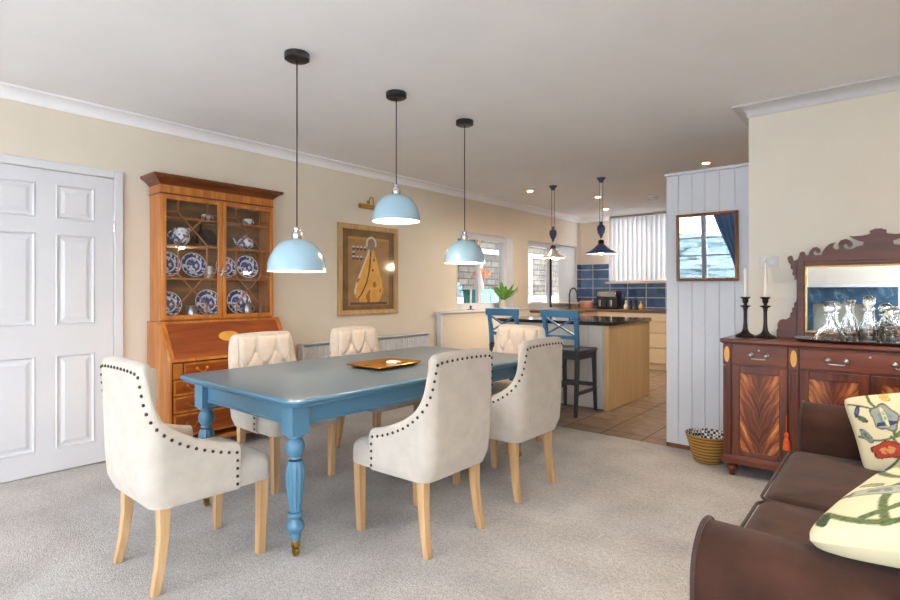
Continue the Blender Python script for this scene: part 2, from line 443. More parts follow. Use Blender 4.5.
# ------------------------------------------------------------------ room shell
XL, XR, YB, YF, H = -4.27, 1.0, -2.2, 8.72, 2.48
YC = 4.215      # where carpet meets the kitchen tiles
struct(MB().box((XL-.25,YB-.25,-.08),(XR+.2,YC,0)).build('floor', M['carpet'], smooth=0))
struct(MB().box((XL-.25,YC,-.08),(XR+.2,YF+.25,-.004)).build('floor_kitchen', M['ftile'], smooth=0))
struct(MB().box((XL-.25,YB-.25,H),(XR+.2,YF+.25,H+.15)).build('ceiling', M['ceil'], smooth=0))
W1 = (5.22, 6.52, .955, 1.985); W2 = (6.93, 8.56, .93, 1.985)
w = MB(); t = XL-.25
w.box((t,YB-.25,0),(XL,W1[0],H)); w.box((t,W1[1],0),(XL,W2[0],H)); w.box((t,W2[1],0),(XL,YF+.25,H))
for a in (W1, W2):
    w.box((t,a[0],0),(XL,a[1],a[2])); w.box((t,a[0],a[3]),(XL,a[1],H))
struct(w.build('wall_left', M['wallk'], smooth=0))
W3 = (-3.70, -2.15, 1.36, 2.44)
w = MB()
w.box((XL,YF,0),(W3[0],YF+.25,H)); w.box((W3[1],YF,0),(XR+.2,YF+.25,H)); w.box((W3[0],YF,0),(W3[1],YF+.25,W3[2])); w.box((W3[0],YF,W3[3]),(W3[1],YF+.25,H))
struct(w.build('wall_far', M['wallk'], smooth=0))
# rear wall (behind the camera) with two windows; extra window and right-wall glazed door added for light
W4 = (-3.45, -2.15, .82, 2.26); W5 = (-1.95, -1.40, .5, 2.26); W7 = (.12, .92, .5, 2.26)
w = MB(); a, b = YB-.25, YB
w.box((XL,a,0),(W4[0],b,H)); w.box((W4[1],a,0),(W5[0],b,H)); w.box((W5[1],a,0),(W7[0],b,H)); w.box((W7[1],a,0),(XR+.2,b,H))
for q in (W4, W5, W7):
    w.box((q[0],a,0),(q[1],b,q[2])); w.box((q[0],a,q[3]),(q[1],b,H))
struct(w.build('wall_rear', M['wall'], smooth=0))
W6 = (-1.9, -.75, 0.02, 2.12)
w = MB()
w.box((XR,YB,0),(XR+.2,W6[0],H)); w.box((XR,W6[1],0),(XR+.2,YF,H)); w.box((XR,W6[0],W6[3]),(XR+.2,W6[1],H))
struct(w.build('wall_right', M['wall'], smooth=0))
YW = 4.16; XW = -.775
struct(MB().box((XW,YW,0),(XR,YW+.75,H)).build('wall_return', M['wallr'], smooth=0))

# panelled partition: tongue-and-groove boards under a flat cap
p = MB(); x0 = -1.352
edges = [x0, -1.262, -1.163, -1.072, -.975, -.872, -.772]
for i in range(6):
    p.box((edges[i]+(.002 if i else 0), 4.222, .03), (edges[i+1]-.002, 4.26, 2.085))
p.box((x0+.004,4.23,.0),(XW+.0,4.9,2.085))
struct(p.build('wall_panelled', M['panelgrey'], bevel=.004, smooth=0))
struct(MB().box((x0-.008,4.205,2.085),(XW-.002,4.9,2.105)).build('trim_1', M['panelgrey'], bevel=.003))
struct(MB().box((x0,4.222,.0),(XW-.003,4.2295,.03)).build('trim_2', M['framebrown'], smooth=0))

# coving
def cove(n=7, wd=.09, hg=.075):
    pts = [(0, -hg), (.008, -hg)]
    for i in range(n+1):
        a = math.pi/2*i/n
        pts.append((.008 + (wd-.02)*(1-math.cos(a)), -hg + .008 + (hg-.02)*math.sin(a)))
    pts += [(wd, -.012), (wd, 0), (0, 0)]
    return pts
struct(MB().prism(cove(), lambda u, v, y: (XL+u, y, H+v), YB, YF).build('trim_3', M['ceil'], smooth=40))
struct(MB().prism(cove(), lambda u, v, x: (x, YF-u, H+v), XL, XR).build('trim_4', M['ceil'], smooth=40))
pf = cove()
c = MB(); rings = []
for k, fn in enumerate((lambda u, v: (XR, YW-u, H+v), lambda u, v: (XW-u, YW-u, H+v), lambda u, v: (XW-u, YW+.75, H+v))):
    rings.append([fn(u, v) for u, v in pf])
c.loft(rings)
struct(c.build('trim_5', M['white'], smooth=40))
# skirting
struct(MB().box((XL,1.41,0),(XL+.016,4.74,.11)).build('baseboard_left', M['white'], bevel=.004))
struct(MB().box((XW,YW-.014,0),(XR,YW,.09)).build('baseboard_return', M['white'], bevel=.004))

# ------------------------------------------------------------------ door_1 (white six panel door)
d = thing('door_1', 'white six-panel door in a white architrave beside the bureau bookcase', 'door', (XL, 0, 0)); d['kind'] = 'structure'
leaf = MB(); y0, y1 = .56, 1.343
cols = [(.672, .898), (1.003, 1.229)]; rows = [(.152, .778), (.97, 1.58), (1.676, 1.91)]
F = .022     # leaf face in front of the wall plane
ys = [y0, .672, .898, 1.003, 1.229, y1]; zs = [.008, .152, .778, .97, 1.58, 1.676, 1.91, 1.992]
for i in range(5):
    for j in range(7):
        if i in (1, 3) and j in (1, 3, 5):
            a, b_, c_, e = ys[i], ys[i+1], zs[j], zs[j+1]
            def rr(ins, x): return [(x, a+ins, c_+ins), (x, b_-ins, c_+ins), (x, b_-ins, e-ins), (x, a+ins, e-ins)]
            leaf.loft([rr(0, F), rr(.008, F+.004), rr(.018, F-.010), rr(.03, F-.010), rr(.052, F-.001)], False, True)
        else:
            leaf.add([(F,ys[i],zs[j]),(F,ys[i+1],zs[j]),(F,ys[i+1],zs[j+1]),(F,ys[i],zs[j+1])], [(0,1,2,3)])
leaf.add([(F,y0,.008),(F,y1,.008),(.002,y1,.008),(.002,y0,.008),(F,y0,1.992),(F,y1,1.992),(.002,y1,1.992),(.002,y0,1.992)], [(0,1,2,3),(4,7,6,5),(1,5,6,2),(0,3,7,4)])
leaf.build('leaf', M['white'], d, smooth=20)
fr = MB(); 
fr.box((0,y1+.004,0),(.03,y1+.062,2.055)); fr.box((0,y0-.062,0),(.03,y0-.004,2.055)); fr.box((0,y0-.004,1.997),(.03,y1+.004,2.055))
fr.build('architrave', M['white'], d, bevel=.006)
for z in (.3, 1.66):
    hg = MB(); hg.tube([(F+.006, y1+.002, z-.04), (F+.006, y1+.002, z+.04)], .006, 8); hg.build('hinge', M['steel'], d, label='steel hinge')

# ------------------------------------------------------------------ windows
def casement(name, axis, pos, rng, bars_v, bars_h, fw=.06, dep=.07, label=None, mat='white'):
    """frame in a wall opening: axis 'x' = wall normal along x at x=pos"""
    a0, a1, z0, z1 = rng
    o = thing(name, label or 'white framed window', 'window', (0,0,0)); o['kind'] = 'structure'
    def P(a, z, n): return (pos+n, a, z) if axis == 'x' else (a, pos+n, z)
    def bx(mb, a, b, c_, e, n0, n1): mb.box(tuple(min(p, q) for p, q in zip(P(a,c_,n0), P(b,e,n1))), tuple(max(p, q) for p, q in zip(P(a,c_,n0), P(b,e,n1))))
    f = MB()
    bx(f, a0, a0+fw, z0, z1, 0, dep); bx(f, a1-fw, a1, z0, z1, 0, dep); bx(f, a0+fw, a1-fw, z0, z0+fw, 0, dep); bx(f, a0+fw, a1-fw, z1-fw, z1, 0, dep)
    for v, wd in bars_v: bx(f, v-wd/2, v+wd/2, z0+fw, z1-fw, .01, dep-.01)
    for h, wd in bars_h: bx(f, a0+fw, a1-fw, h-wd/2, h+wd/2, .012, dep-.012)
    f.build('window_frame', M[mat], o, bevel=.004)
    g = MB(); bx(g, a0+fw*.9, a1-fw*.9, z0+fw*.9, z1-fw*.9, dep*.45, dep*.45+.004)
    g.build('window_pane', M['pane'], o, smooth=0)
    return o
w1 = casement('window_1', 'x', XL-.17, W1, [(5.86, .07)], [], .08, label='white casement window above the ledge with the potted plant')
s_ = MB().box((XL-.10,W1[0],W1[2]-.02),(XL+.001,W1[1],W1[2]+.001)).build('window_sill', M['white'], w1, bevel=.004)
rv = MB(); rv.box((XL-.24,W1[0],W1[2]),(XL+.004,W1[0]+.012,W1[3])); rv.box((XL-.24,W1[1]-.012,W1[2]),(XL+.004,W1[1],W1[3])); rv.box((XL-.24,W1[0],W1[3]-.012),(XL+.004,W1[1],W1[3]))
rv.build('window_reveal', M['white'], w1, smooth=0)
w2 = casement('window_2', 'x', XL-.17, W2, [(7.82, .1)], [], .08, label='glazed door and side window beside the kitchen tap')
rv = MB(); rv.box((XL-.24,W2[0],W2[2]),(XL+.004,W2[0]+.012,W2[3])); rv.box((XL-.24,W2[1]-.012,W2[2]),(XL+.004,W2[1],W2[3])); rv.box((XL-.24,W2[0],W2[3]-.012),(XL+.004,W2[1],W2[3]))
rv.build('window_reveal', M['white'], w2, smooth=0)
MB().box((XL-.10,7.78,W2[2]),(XL-.07,7.80,W2[3]-.08)).build('door_seal', M['black'], w2, smooth=0, label='black door edge strip')
MB().box((XL-.09,7.88,.985),(XL+.10,W2[1]+.02,1.005)).build('window_sill', M['white'], w2, bevel=.003)
w3 = casement('window_3', 'y', YF+.06, (W3[0],W3[1],W3[2],W3[3]), [(-2.9,.06)], [], label='kitchen window behind the long white vertical blind')
MB().box((W3[0]-.06,YF-.13,W3[2]-.035),(W3[1]+.05,YF+.06,W3[2]-.005)).build('window_sill', M['white'], w3, bevel=.004)
casement('window_4', 'y', YB-.2, W4, [(-2.74,.09)], [(1.44,.03),(1.77,.03)], .05, label='white paned window in the rear wall, seen reflected in the picture glass')
casement('window_5', 'y', YB-.2, W5, [], [(1.44,.03),(1.77,.03)], .05, label='narrow paned window in the rear wall beside the fireplace')
casement('added_window_7', 'y', YB-.2, W7, [], [(1.44,.03),(1.77,.03)], .05, label='tall window added in the rear wall for light on the sofa side')  # unseen window added to light the return wall and ceiling
casement('added_window_6', 'x', XR+.06, W6, [], [(1.0,.08)], .08, label='wide glazed garden door added for daylight in the right wall behind the camera')  # unseen glazed door added as a further daylight source

# vertical blinds
def vblind(name, label, p0, p1, z0, z1, n, ang, hang=.0):
    o = thing(name, label, 'blind')
    p0 = Vector(p0); p1 = Vector(p1); d_ = (p1-p0); L = d_.length; d_.normalize(); wv = L/n*1.34; nn = Vector((-d_.y, d_.x))
    sl = MB()
    for i in range(n):
        c_ = p0 + d_*(L*(i+.5)/n); e = d_*math.cos(ang)+nn*math.sin(ang)
        for k in range(4):
            pass
        def f(u, v, c_=c_, e=e):
            q = c_ + e*wv*(u-.5) + Vector((-e.y, e.x))*(.008*(1-(2*u-1)**2))
            return (q.x, q.y, z0+(z1-z0)*v)
        sl.grid(4, 1, f)
    sl.build('slats', M['blind'], o, smooth=60, fix=False)
    hr = MB(); a = p0 - nn*.02; b = p1 + nn*.02
    hr.box((min(a.x,b.x),min(a.y,b.y),z1),(max(a.x,b.x),max(a.y,b.y),z1+.03)); hr.build('head_rail', M['greystone'], o, bevel=.003)
    wt = MB(); wt.bar((p0.x,p0.y,z0-.008),(p1.x,p1.y,z0-.008),.012,.016); wt.build('bottom_chain', M['unit'], o)
    return o
vblind('vertical_blind', 'long white vertical blind hanging over the far kitchen window', (W3[0]-.01, YF-.06), (W3[1], YF-.06), W3[2]+.012, 2.435, 20, R(12))
vblind('vertical_blind', 'narrow white vertical blind over the side window by the kitchen tap', (XL-.05, 8.02), (XL-.05, 8.54), 1.02, 1.96, 6, R(-12))

# blue tiled splashback
struct(MB().box((XL+.0,YF-.008,.905),(W3[0]+.0,YF,1.665)).box((W3[0],YF-.008,.905),(XR-1.5,YF,W3[2]-.036)).build('wall_tiles', M['wtile'], smooth=0), 'blue glazed tiles on the far kitchen wall', 'tiles')
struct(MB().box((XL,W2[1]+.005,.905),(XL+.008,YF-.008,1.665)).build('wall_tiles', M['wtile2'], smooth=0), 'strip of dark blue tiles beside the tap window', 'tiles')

# ------------------------------------------------------------------ half-height ledge unit under window_1
o = thing('ledge_unit', 'long half-height boxed ledge with white top under the dining window', 'ledge', (0,0,0))
MB().box((XL+.0,4.86,0),(-4.20,6.86,.925)).build('front_panel', M['wallk'], o, smooth=0)
MB().box((XL+.0,4.835,0),(-4.195,4.86,.925)).build('end_post', M['white'], o, bevel=.003)
MB().box((XL+.002,4.80,.925),(-4.165,6.9,.955)).build('ledge_top', M['white'], o, bevel=.006)

# ------------------------------------------------------------------ dining table
TX, TY = (-3.09, -1.945), (1.285, 3.36)
tw, tl = TX[1]-TX[0], TY[1]-TY[0]; tcx, tcy = sum(TX)/2, sum(TY)/2
tab = thing('dining_table', 'long blue painted dining table with turned reeded legs on brass castors', 'table', (tcx, tcy, 0))
lv = [(-.030,.692),(-.020,.694),(-.012,.700),(-.008,.708),(-.018,.7095),(-.018,.711),(-.002,.712),(0,.718),(-.002,.724),(-.010,.7275),(-.010,.7285),(-.016,.730)]
tt = MB().loft([rrect(tw+2*i, tl+2*i, .07, z, n=8) for i, z in lv]); tt.m[-1] = 1
tt.build('tabletop', [M['blue'], M['greyed_top']], tab, smooth=30)
lx, ly = .43, .93
ap = MB(); hw = .012
for s in (-1, 1):
    ap.box((-lx, s*ly-hw, .585), (lx, s*ly+hw, .695)); ap.box((s*lx-hw, -ly, .585), (s*lx+hw, ly, .695))
    ap.box((-lx, s*(ly+.004)-hw, .585), (lx, s*(ly+.004)+hw, .600)); ap.box((s*(lx+.004)-hw, -ly, .585), (s*(lx+.004)+hw, ly, .600))
ap.build('apron', M['blue'], tab, bevel=.003)
legprof = [(.044,.553),(.044,.545),(.030,.543),(.031,.536),(.025,.532),(.033,.523),(.040,.508),(.0425,.491),(.040,.474),(.032,.459),(.026,.452),(.029,.448),(.029,.441),(.024,.437)]
flute = [(.028,.43),(.036,.42),(.0395,.395),(.0405,.36),(.039,.32),(.034,.27),(.029,.23),(.026,.205),(.024,.20)]
low = [(.026,.198),(.034,.193),(.036,.186),(.034,.178),(.027,.174),(.024,.168),(.026,.16),(.035,.15),(.0405,.136),(.040,.124),(.034,.112),(.026,.105),(.027,.100),(.026,.09),(.021,.068)]
for sx in (-1, 1):
    for sy in (-1, 1):
        g = MB(); T = Matrix.Translation((sx*lx, sy*ly, 0))
        g.box((sx*lx-.045, sy*ly-.045, .553), (sx*lx+.045, sy*ly+.045, .692))
        g.lathe(legprof, 28, T); g.lathe(low, 28, T)
        g.lathe(flute, 96, T, mod=lambda a, z: 1 - .10*abs(math.sin(a*6))**.7 * max(0, min(1, (.43-z)/.02, (z-.2)/.015)) + .04)
        lg = g.build('leg', M['blue'], tab, smooth=40)
        k = MB(); k.lathe([(.020,.074),(.022,.07),(.019,.045),(.012,.043)], 16, T)
        off = (.012, -.006)
        k.lathe([(.006,-.009),(.0185,-.009),(.0195,-.004),(.0195,.004),(.0185,.009),(.006,.009)], 18, T @ Matrix.Translation((off[0],off[1],.0195)) @ Matrix.Rotation(R(90),4,'X') )
        k.box((sx*lx+off[0]-.004, sy*ly+off[1]-.014,.018),(sx*lx+off[0]+.006, sy*ly+off[1]-.011,.05)); k.box((sx*lx+off[0]-.004, sy*ly+off[1]+.011,.018),(sx*lx+off[0]+.006, sy*ly+off[1]+.014,.05))
        k.box((sx*lx-.006, sy*ly-.02,.04),(sx*lx+.018, sy*ly+.01,.05))
        k.build('castor', M['brass'], lg, smooth=40, label='brass castor')

# tray on the table
t = thing('tray', 'square golden tray with flared rim on the blue table', 'tray', (-2.44, 2.275, .731), R(4))
L = [(.23,.32,0),(.24,.33,.003),(.29,.40,.020)]
tr = MB(); out_ = [rrect(a, b_, .012, z, n=2) for a, b_, z in L]; inn = [rrect(a-.008, b_-.008, .012, z+.004, n=2) for a, b_, z in reversed(L)]
tr.loft(out_ + inn, True, True); tr.build('tray_body', M['goldtray'], t, smooth=30)
tag(MB().box((-.04,-.03,0),(.04,.03,.012)).build('folded_paper', M['paper'], bevel=.002), 'small white folded paper lying in the golden tray', 'paper')
bpy.data.objects['folded_paper'].location = (-2.47, 2.38, .7365); bpy.data.objects['folded_paper'].rotation_euler = (0,0,R(8))

# ------------------------------------------------------------------ dining chairs
def make_chair(label):
    c = thing('dining_chair', label, 'chair', (0,0,0), 0, 'cream upholstered chairs around the dining table')
    W_, yf, yb, r, T = .258, .085, -.292, .075, .06
    path = []          # plan positions + outward normals, from right front round the back to left front
    n1, n2, n3 = 16, 30, 12
    for i in range(n1): path.append((W_, yf + (yb+r-yf)*i/n1, 1, 0))
    for i in range(n2+1):
        a = -math.pi/2*i/n2; path.append((W_-r+r*math.cos(a), yb+r+r*math.sin(a), math.cos(a), math.sin(a)))
    half = list(path)
    for i in range(1, n3): path.append((W_-r - (2*(W_-r))*i/n3, yb, 0, -1))
    path += [(-x, y, -nx, ny) for x, y, nx, ny in reversed(half)]
    rimc = [(0,.538),(.073,.556),(.135,.578),(.197,.606),(.247,.636),(.291,.674),(.321,.716),(.339,.763),(.350,.819),(.359,.868),(.370,.898),(.390,.912),(.42,.917)]
    arc = [0]
    for a_, b_ in zip(path, path[1:]): arc.append(arc[-1] + math.hypot(b_[0]-a_[0], b_[1]-a_[1]))
    tot = arc[-1]
    tops = []
    for s_, p_ in zip(arc, path):
        q = min(s_, tot-s_); tops.append(smooth_tab(rimc, q) + (.006*(1-(p_[0]/.2)**2) if q > .42 else 0))
    def shape(x, y, z):
        # rake of the back, slight flare of the width
        k = max(0, min(1, (.06-y)/.3))
        y2 = y - k*.032*max(0, z-.42)
        if z < .46: y2 += k*.022*((.46-z)/.12)**2
        x2 = x*(1 - .05*k*max(0, (.60-z))/.26)
        return Vector((x2, y2, z))
    rings = []; nails = []
    for (x, y, nx, ny), zt in zip(path, tops):
        ring = []
        zb = .34
        for q in range(9):
            z = zb + (zt-T*.5-zb)*q/8
            o_ = 0 if q else -.012
            ring.append(shape(x+nx*o_, y+ny*o_, z))
        for q in range(1, 8):
            a = math.pi*q/8; o_ = -T/2+T/2*math.cos(a)
            ring.append(shape(x+nx*o_, y+ny*o_, zt-T/2+T/2*math.sin(a)))
        for q in range(7):
            z = (zt-T*.5) + (.40-(zt-T*.5))*q/6
            ring.append(shape(x-nx*T, y-ny*T, z))
        rings.append(ring)
    sh = MB(); sh.loft(rings, True, True)
    # seat
    lv = [(-.02,.342),(-.004,.344),(0,.352),(0,.40),(-.002,.425),(-.010,.445),(-.026,.459),(-.06,.468),(-.12,.474),(-.2,.477)]
    st = MB(); st.loft([rrect(.488+2*i, .49+2*i, .05+i*.2, z, 0, .01, n=5) for i, z in lv])
    st.build('seat', M['linen'], c, smooth=50)
    # buttoned inner back
    yi = yb + T
    bt = [(-.072,.80),(.072,.80),(-.145,.695),(0,.695),(.145,.695),(-.072,.59),(.072,.59)]
    seg = []
    for i in range(len(bt)):
        for j in range(i):
            dx, dz = bt[i][0]-bt[j][0], bt[i][1]-bt[j][1]
            if abs(dz) > .05 and abs(dz) < .15 and abs(dx) < .1: seg.append((bt[i], bt[j]))
    seg += [((-.072,.80),(-.072,.90)),((.072,.80),(.072,.90)),((-.072,.59),(-.072,.48)),((.072,.59),(.072,.48)),((-.145,.695),(-.19,.77)),((.145,.695),(.19,.77))]
    def dseg(p, a, b):
        ax, az = a; bx, bz = b; dx, dz = bx-ax, bz-az; tt = max(0, min(1, ((p[0]-ax)*dx+(p[1]-az)*dz)/(dx*dx+dz*dz)))
        return math.hypot(p[0]-ax-dx*tt, p[1]-az-dz*tt)
    def surf(x, z):
        e = min(1, (.188-abs(x))/.03, (.898-z)/.03, (z-.42)/.03); e = max(0, e); e = math.sqrt(max(0, 1-(1-e)**2))
        pr = .032*e
        d1 = min(dseg((x,z), *s) for s in seg); pr -= .016*math.exp(-(d1/.009)**2)*e
        d2 = min(math.hypot(x-a, z-b) for a, b in bt); pr -= .020*math.exp(-(d2/.024)**2)*e
        q = shape(x, yi, z); 
        return Vector((x, q.y + pr - .004, z))
    tb = MB(); tb.grid(56, 56, lambda u, v: surf(-.188+.376*u, .42+.478*v))
    pad = tb.build('tufted_pad', M['linen2'], c, smooth=70)
    for a, b in bt:
        q = surf(a, b); m_ = MB(); m_.ball((q.x, q.y+.003, q.z), .0115, 10, 6, (1,.6,1)); m_.build('button', M['linen2'], pad, smooth=80)
    # bronze nail heads: along the outside of the rim, then down the front of each arm
    un = []
    for k, (s_, z_) in enumerate(zip(arc, tops)):
        k0, k1 = max(k-1, 0), min(k+1, len(arc)-1); ds, dz = arc[k1]-arc[k0], tops[k1]-tops[k0]; L_ = math.hypot(ds, dz)
        un.append((s_ + dz/L_*.038, z_ - ds/L_*.038))
    def at_arc(s_):
        s_ = max(0, min(tot, s_))
        for k in range(len(arc)-1):
            if s_ <= arc[k+1] + 1e-9:
                t_ = (s_-arc[k])/(arc[k+1]-arc[k]); a_, b_ = path[k], path[k+1]
                return [a_[q]+(b_[q]-a_[q])*t_ for q in range(4)]
    dist = 0; nxt = .008
    for (s0, z0), (s1, z1) in zip(un, un[1:]):
        L_ = math.hypot(s1-s0, z1-z0)
        while L_ > 1e-6 and nxt <= dist+L_:
            t_ = (nxt-dist)/L_; x, y, nx, ny = at_arc(s0+(s1-s0)*t_); q = shape(x, y, z0+(z1-z0)*t_); sh.ball(q, .0072, 8, 5, m=1); nxt += .036
        dist += L_
    for s in (-1, 1):
        for k in range(4):
            q = shape(s*W_, yf-.014, .468-.034*k); sh.ball(q, .0072, 8, 5, m=1)
    sh.build('upholstered_back', [M['linen'], M['bronze']], c, smooth=50, label='studded upholstered back with scooped arms')
    for s in (-1, 1):
        g = MB(); rr_ = lambda x, y, h_, z: [Vector((x-h_, y-h_, z)), Vector((x+h_, y-h_, z)), Vector((x+h_, y+h_, z)), Vector((x-h_, y+h_, z))]
        g.loft([rr_(s*.204, .208, .0165, 0), rr_(s*.207, .213, .0205, .20), rr_(s*.208, .215, .0225, .348)]); g.build('leg', M['oak'], c, bevel=.003)
        g = MB(); g.loft([rr_(s*.200, -.242, .0155, 0), rr_(s*.195, -.222, .017, .10), rr_(s*.191, -.208, .0195, .22), rr_(s*.190, -.206, .022, .30), rr_(s*.190, -.206, .022, .35)])
        g.build('leg', M['oak'], c, bevel=.003)
    return c
ch = make_chair('cream studded chair at the head of the table by the white door')
ch.location = (-2.43, 1.09, 0)
dup(ch, (-1.845, 1.955, 0), R(90), 'cream studded chair on the sofa side of the table, the one nearer the white door')
dup(ch, (-1.875, 2.75, 0), R(90), 'cream studded chair on the sofa side of the table, the one nearer the kitchen')
dup(ch, (-3.02, 1.94, 0), R(-90), 'button-backed chair standing in front of the bureau bookcase')
dup(ch, (-3.02, 2.745, 0), R(-90), 'button-backed chair standing in front of the white radiator')
dup(ch, (-2.37, 3.45, 0), R(180), 'button-backed chair at the far end of the table, in front of the bar stools')

# ------------------------------------------------------------------ dome pendants
def pendant(label, x, y, zb):
    p = thing('pendant_light', label, 'pendant light', (x, y, H), 0, 'pale blue dome pendants over the dining table')
    dz = zb - H
    MB().lathe([(.01,-.034),(.060,-.034),(.066,-.030),(.066,-.006),(.066,0)], 28).build('ceiling_rose', M['black'], p)
    MB().tube([(0,0,-.03),(0,0,dz+.23)], .0035, 8).build('cord', M['cord'], p)
    MB().lathe([(.006,dz+.245),(.014,dz+.24),(.020,dz+.232),(.020,dz+.222),(.016,dz+.22),(.016,dz+.214),(.026,dz+.21),(.028,dz+.2),(.028,dz+.178),(.024,dz+.17)], 24).build('lamp_holder', M['steel'], p, label='silver lamp holder')
    R0, HH = .155, .175
    prof = [(R0, 0)] + [(R0*math.cos(a)**.85 if a < 1.5 else .02, HH*math.sin(a)) for a in [R(q) for q in (4,12,20,28,36,44,52,60,67,74,80)]]
    prof = [(max(r_, .022), z) for r_, z in prof]
    o1 = MB(); o1.lathe([(r_, dz+z) for r_, z in prof], 48, cap=False)
    sh = o1.build('shade', M['shade'], p, smooth=60)
    i1 = MB(); i1.lathe([(max(r_-.004,.018), dz+z*.98) for r_, z in prof], 48, cap=False); i1.loft([[Vector((R0*math.cos(2*math.pi*i/48), R0*math.sin(2*math.pi*i/48), dz)) for i in range(48)], [Vector(((R0-.004)*math.cos(2*math.pi*i/48), (R0-.004)*math.sin(2*math.pi*i/48), dz)) for i in range(48)]], False, False)
    i1.build('shade_lining', M['shadein'], sh, smooth=60, label='cream inside of the shade')
    b = MB(); b.lathe([(.012,dz+.17),(.014,dz+.15),(.03,dz+.115),(.038,dz+.085),(.034,dz+.06),(.02,dz+.044),(.004,dz+.04)], 18)
    b.build('bulb', M['bulb'], p, smooth=60)
    l = bpy.data.lights.new('pendant_lamp', 'POINT'); l.energy = 4.5; l.color = (1, .82, .60); l.shadow_soft_size = .045
    lo = bpy.data.objects.new('pendant_lamp', l); COL.objects.link(lo); lo.location = (x, y, zb+.02)
pendant('pale blue dome pendant hung lowest, in front of the bureau bookcase', -2.469, 1.657, 1.305)
pendant('pale blue dome pendant hung highest, in front of the brass picture light', -2.465, 2.397, 1.65)
pendant('pale blue dome pendant hung in front of the dining window', -2.475, 3.121, 1.41)

# ------------------------------------------------------------------ bureau bookcase
bb = thing('bureau_bookcase', 'tall inlaid bureau bookcase with glazed doors of blue and white china', 'bookcase', (XL+.012, 1.565, 0))
D1, WD = .388, .975      # bureau depth and width;  local x = out of the wall, y = along it
ca = MB()                # carcase: bureau sides by outline
side = [(0,.10),(D1,.10),(D1,.69),(.205,.975),(0,.975)]
for y in (0, WD-.022): ca.prism(side, lambda u, v, w_: (u, w_, v), y, y+.022)
ca.box((0,.022,.10),(.012,WD-.022,.975)); ca.box((.012,.022,.10),(D1-.02,WD-.022,.12)); ca.box((.012,.022,.955),(.205,WD-.022,.975)); ca.box((.012,.022,.69),(D1-.03,WD-.022,.70))
ca.build('bureau_carcase', M['satinwood'], bb, bevel=.003)
ff = MB(); nrm = Vector((.285, 0, .183)).normalized(); a0 = Vector((D1-.002, 0, .695)); a1 = Vector((.209, 0, .972))
def slope(tt, y, off): 
    q = a0.lerp(a1, tt) + nrm*off; return Vector((q.x, y, q.z))
def slab(mb, t0, t1, y0, y1, o0, o1):
    mb.loft([[slope(t0,y0,o), slope(t0,y1,o), slope(t1,y1,o), slope(t1,y0,o)] for o in (o0, o1)])
slab(ff, .0, 1, .02, WD-.02, -.018, .0)
fall = ff.build('fall_front', M['mahog_red'], bb, bevel=.002)
e = MB()
for (t0, t1, y0, y1) in ((0,.07,.02,WD-.02),(.95,1,.02,WD-.02),(.07,.95,.02,.045),(.07,.95,WD-.045,WD-.02)): slab(e, t0, t1, y0, y1, .0, .0035)
e.build('crossbanding', M['satinwood'], fall, bevel=.001)
iv = MB(); rg = []
for o_ in (0, .004): rg.append([slope(.56+.13*math.sin(2*math.pi*i/28), WD*.5+.082*math.cos(2*math.pi*i/28), o_) for i in range(28)])
iv.loft(rg); iv.build('shell_inlay', M['inlay'], fall, label='oval boxwood inlay')
# drawers
for k, (z0, z1) in enumerate(((.578,.685),(.458,.570),(.335,.450),(.165,.327))):
    y0, y1 = (.03, WD-.03) if k else (.10, WD-.10)
    dr = MB(); dr.box((D1-.03,y0,z0),(D1+.004,y1,z1)); dro = dr.build('drawer', M['mahog_red'], bb, bevel=.003)
    bd = MB(); q = .014
    for bx in (((y0,z0),(y1,z0+q)),((y0,z1-q),(y1,z1)),((y0,z0+q),(y0+q,z1-q)),((y1-q,z0+q),(y1,z1-q))):
        bd.box((D1+.004,bx[0][0],bx[0][1]),(D1+.0065,bx[1][0],bx[1][1]))
    bd.build('crossbanding', M['satinwood'], dro)
    for yy in (y0+.13, y1-.13):
        hd = MB(); zc = (z0+z1)/2+.008
        pts = [(D1+.012+.012*math.sin(math.pi*i/12), yy-.036+.072*i/12, zc-.026*math.sin(math.pi*i/12)) for i in range(13)]
        hd.tube(pts, .0035, 8)
        for s in (-1, 1):
            hd.lathe([(.011,0),(.011,.003),(.005,.005),(.005,.012),(.007,.016),(.002,.018)], 14, Matrix.Translation((D1+.004, yy+s*.036, zc)) @ Matrix.Rotation(R(90),4,'Y'))
        hd.build('handle', M['brass'], dro, smooth=50, label='brass swan-neck handle')
if True:
    for y0, y1 in ((.03,.092),(WD-.092,WD-.03)):
        MB().box((D1-.03,y0,.578),(D1+.004,y1,.685)).build('loper', M['satinwood'], bb, bevel=.003)
pl = MB(); pl.box((0,-.008,.09),(D1+.012,WD+.008,.125))
for y in (-.006, WD-.10): pl.prism([(0,0),(.07,0),(.105,.09),(0,.09)] if y < 0 else [(.106,0),(.036,0),(0,.09),(.106,.09)], lambda u, v, x, y=y: (x, y+u, v), D1-.01, D1+.010)
for y in (-.006, WD-.014): pl.box((.0,y,0),(.06,y+.02,.09)); pl.box((D1-.1,y,0),(D1+.008,y+.02,.09))
pl.build('bracket_feet', M['satinwood'], bb, bevel=.003)
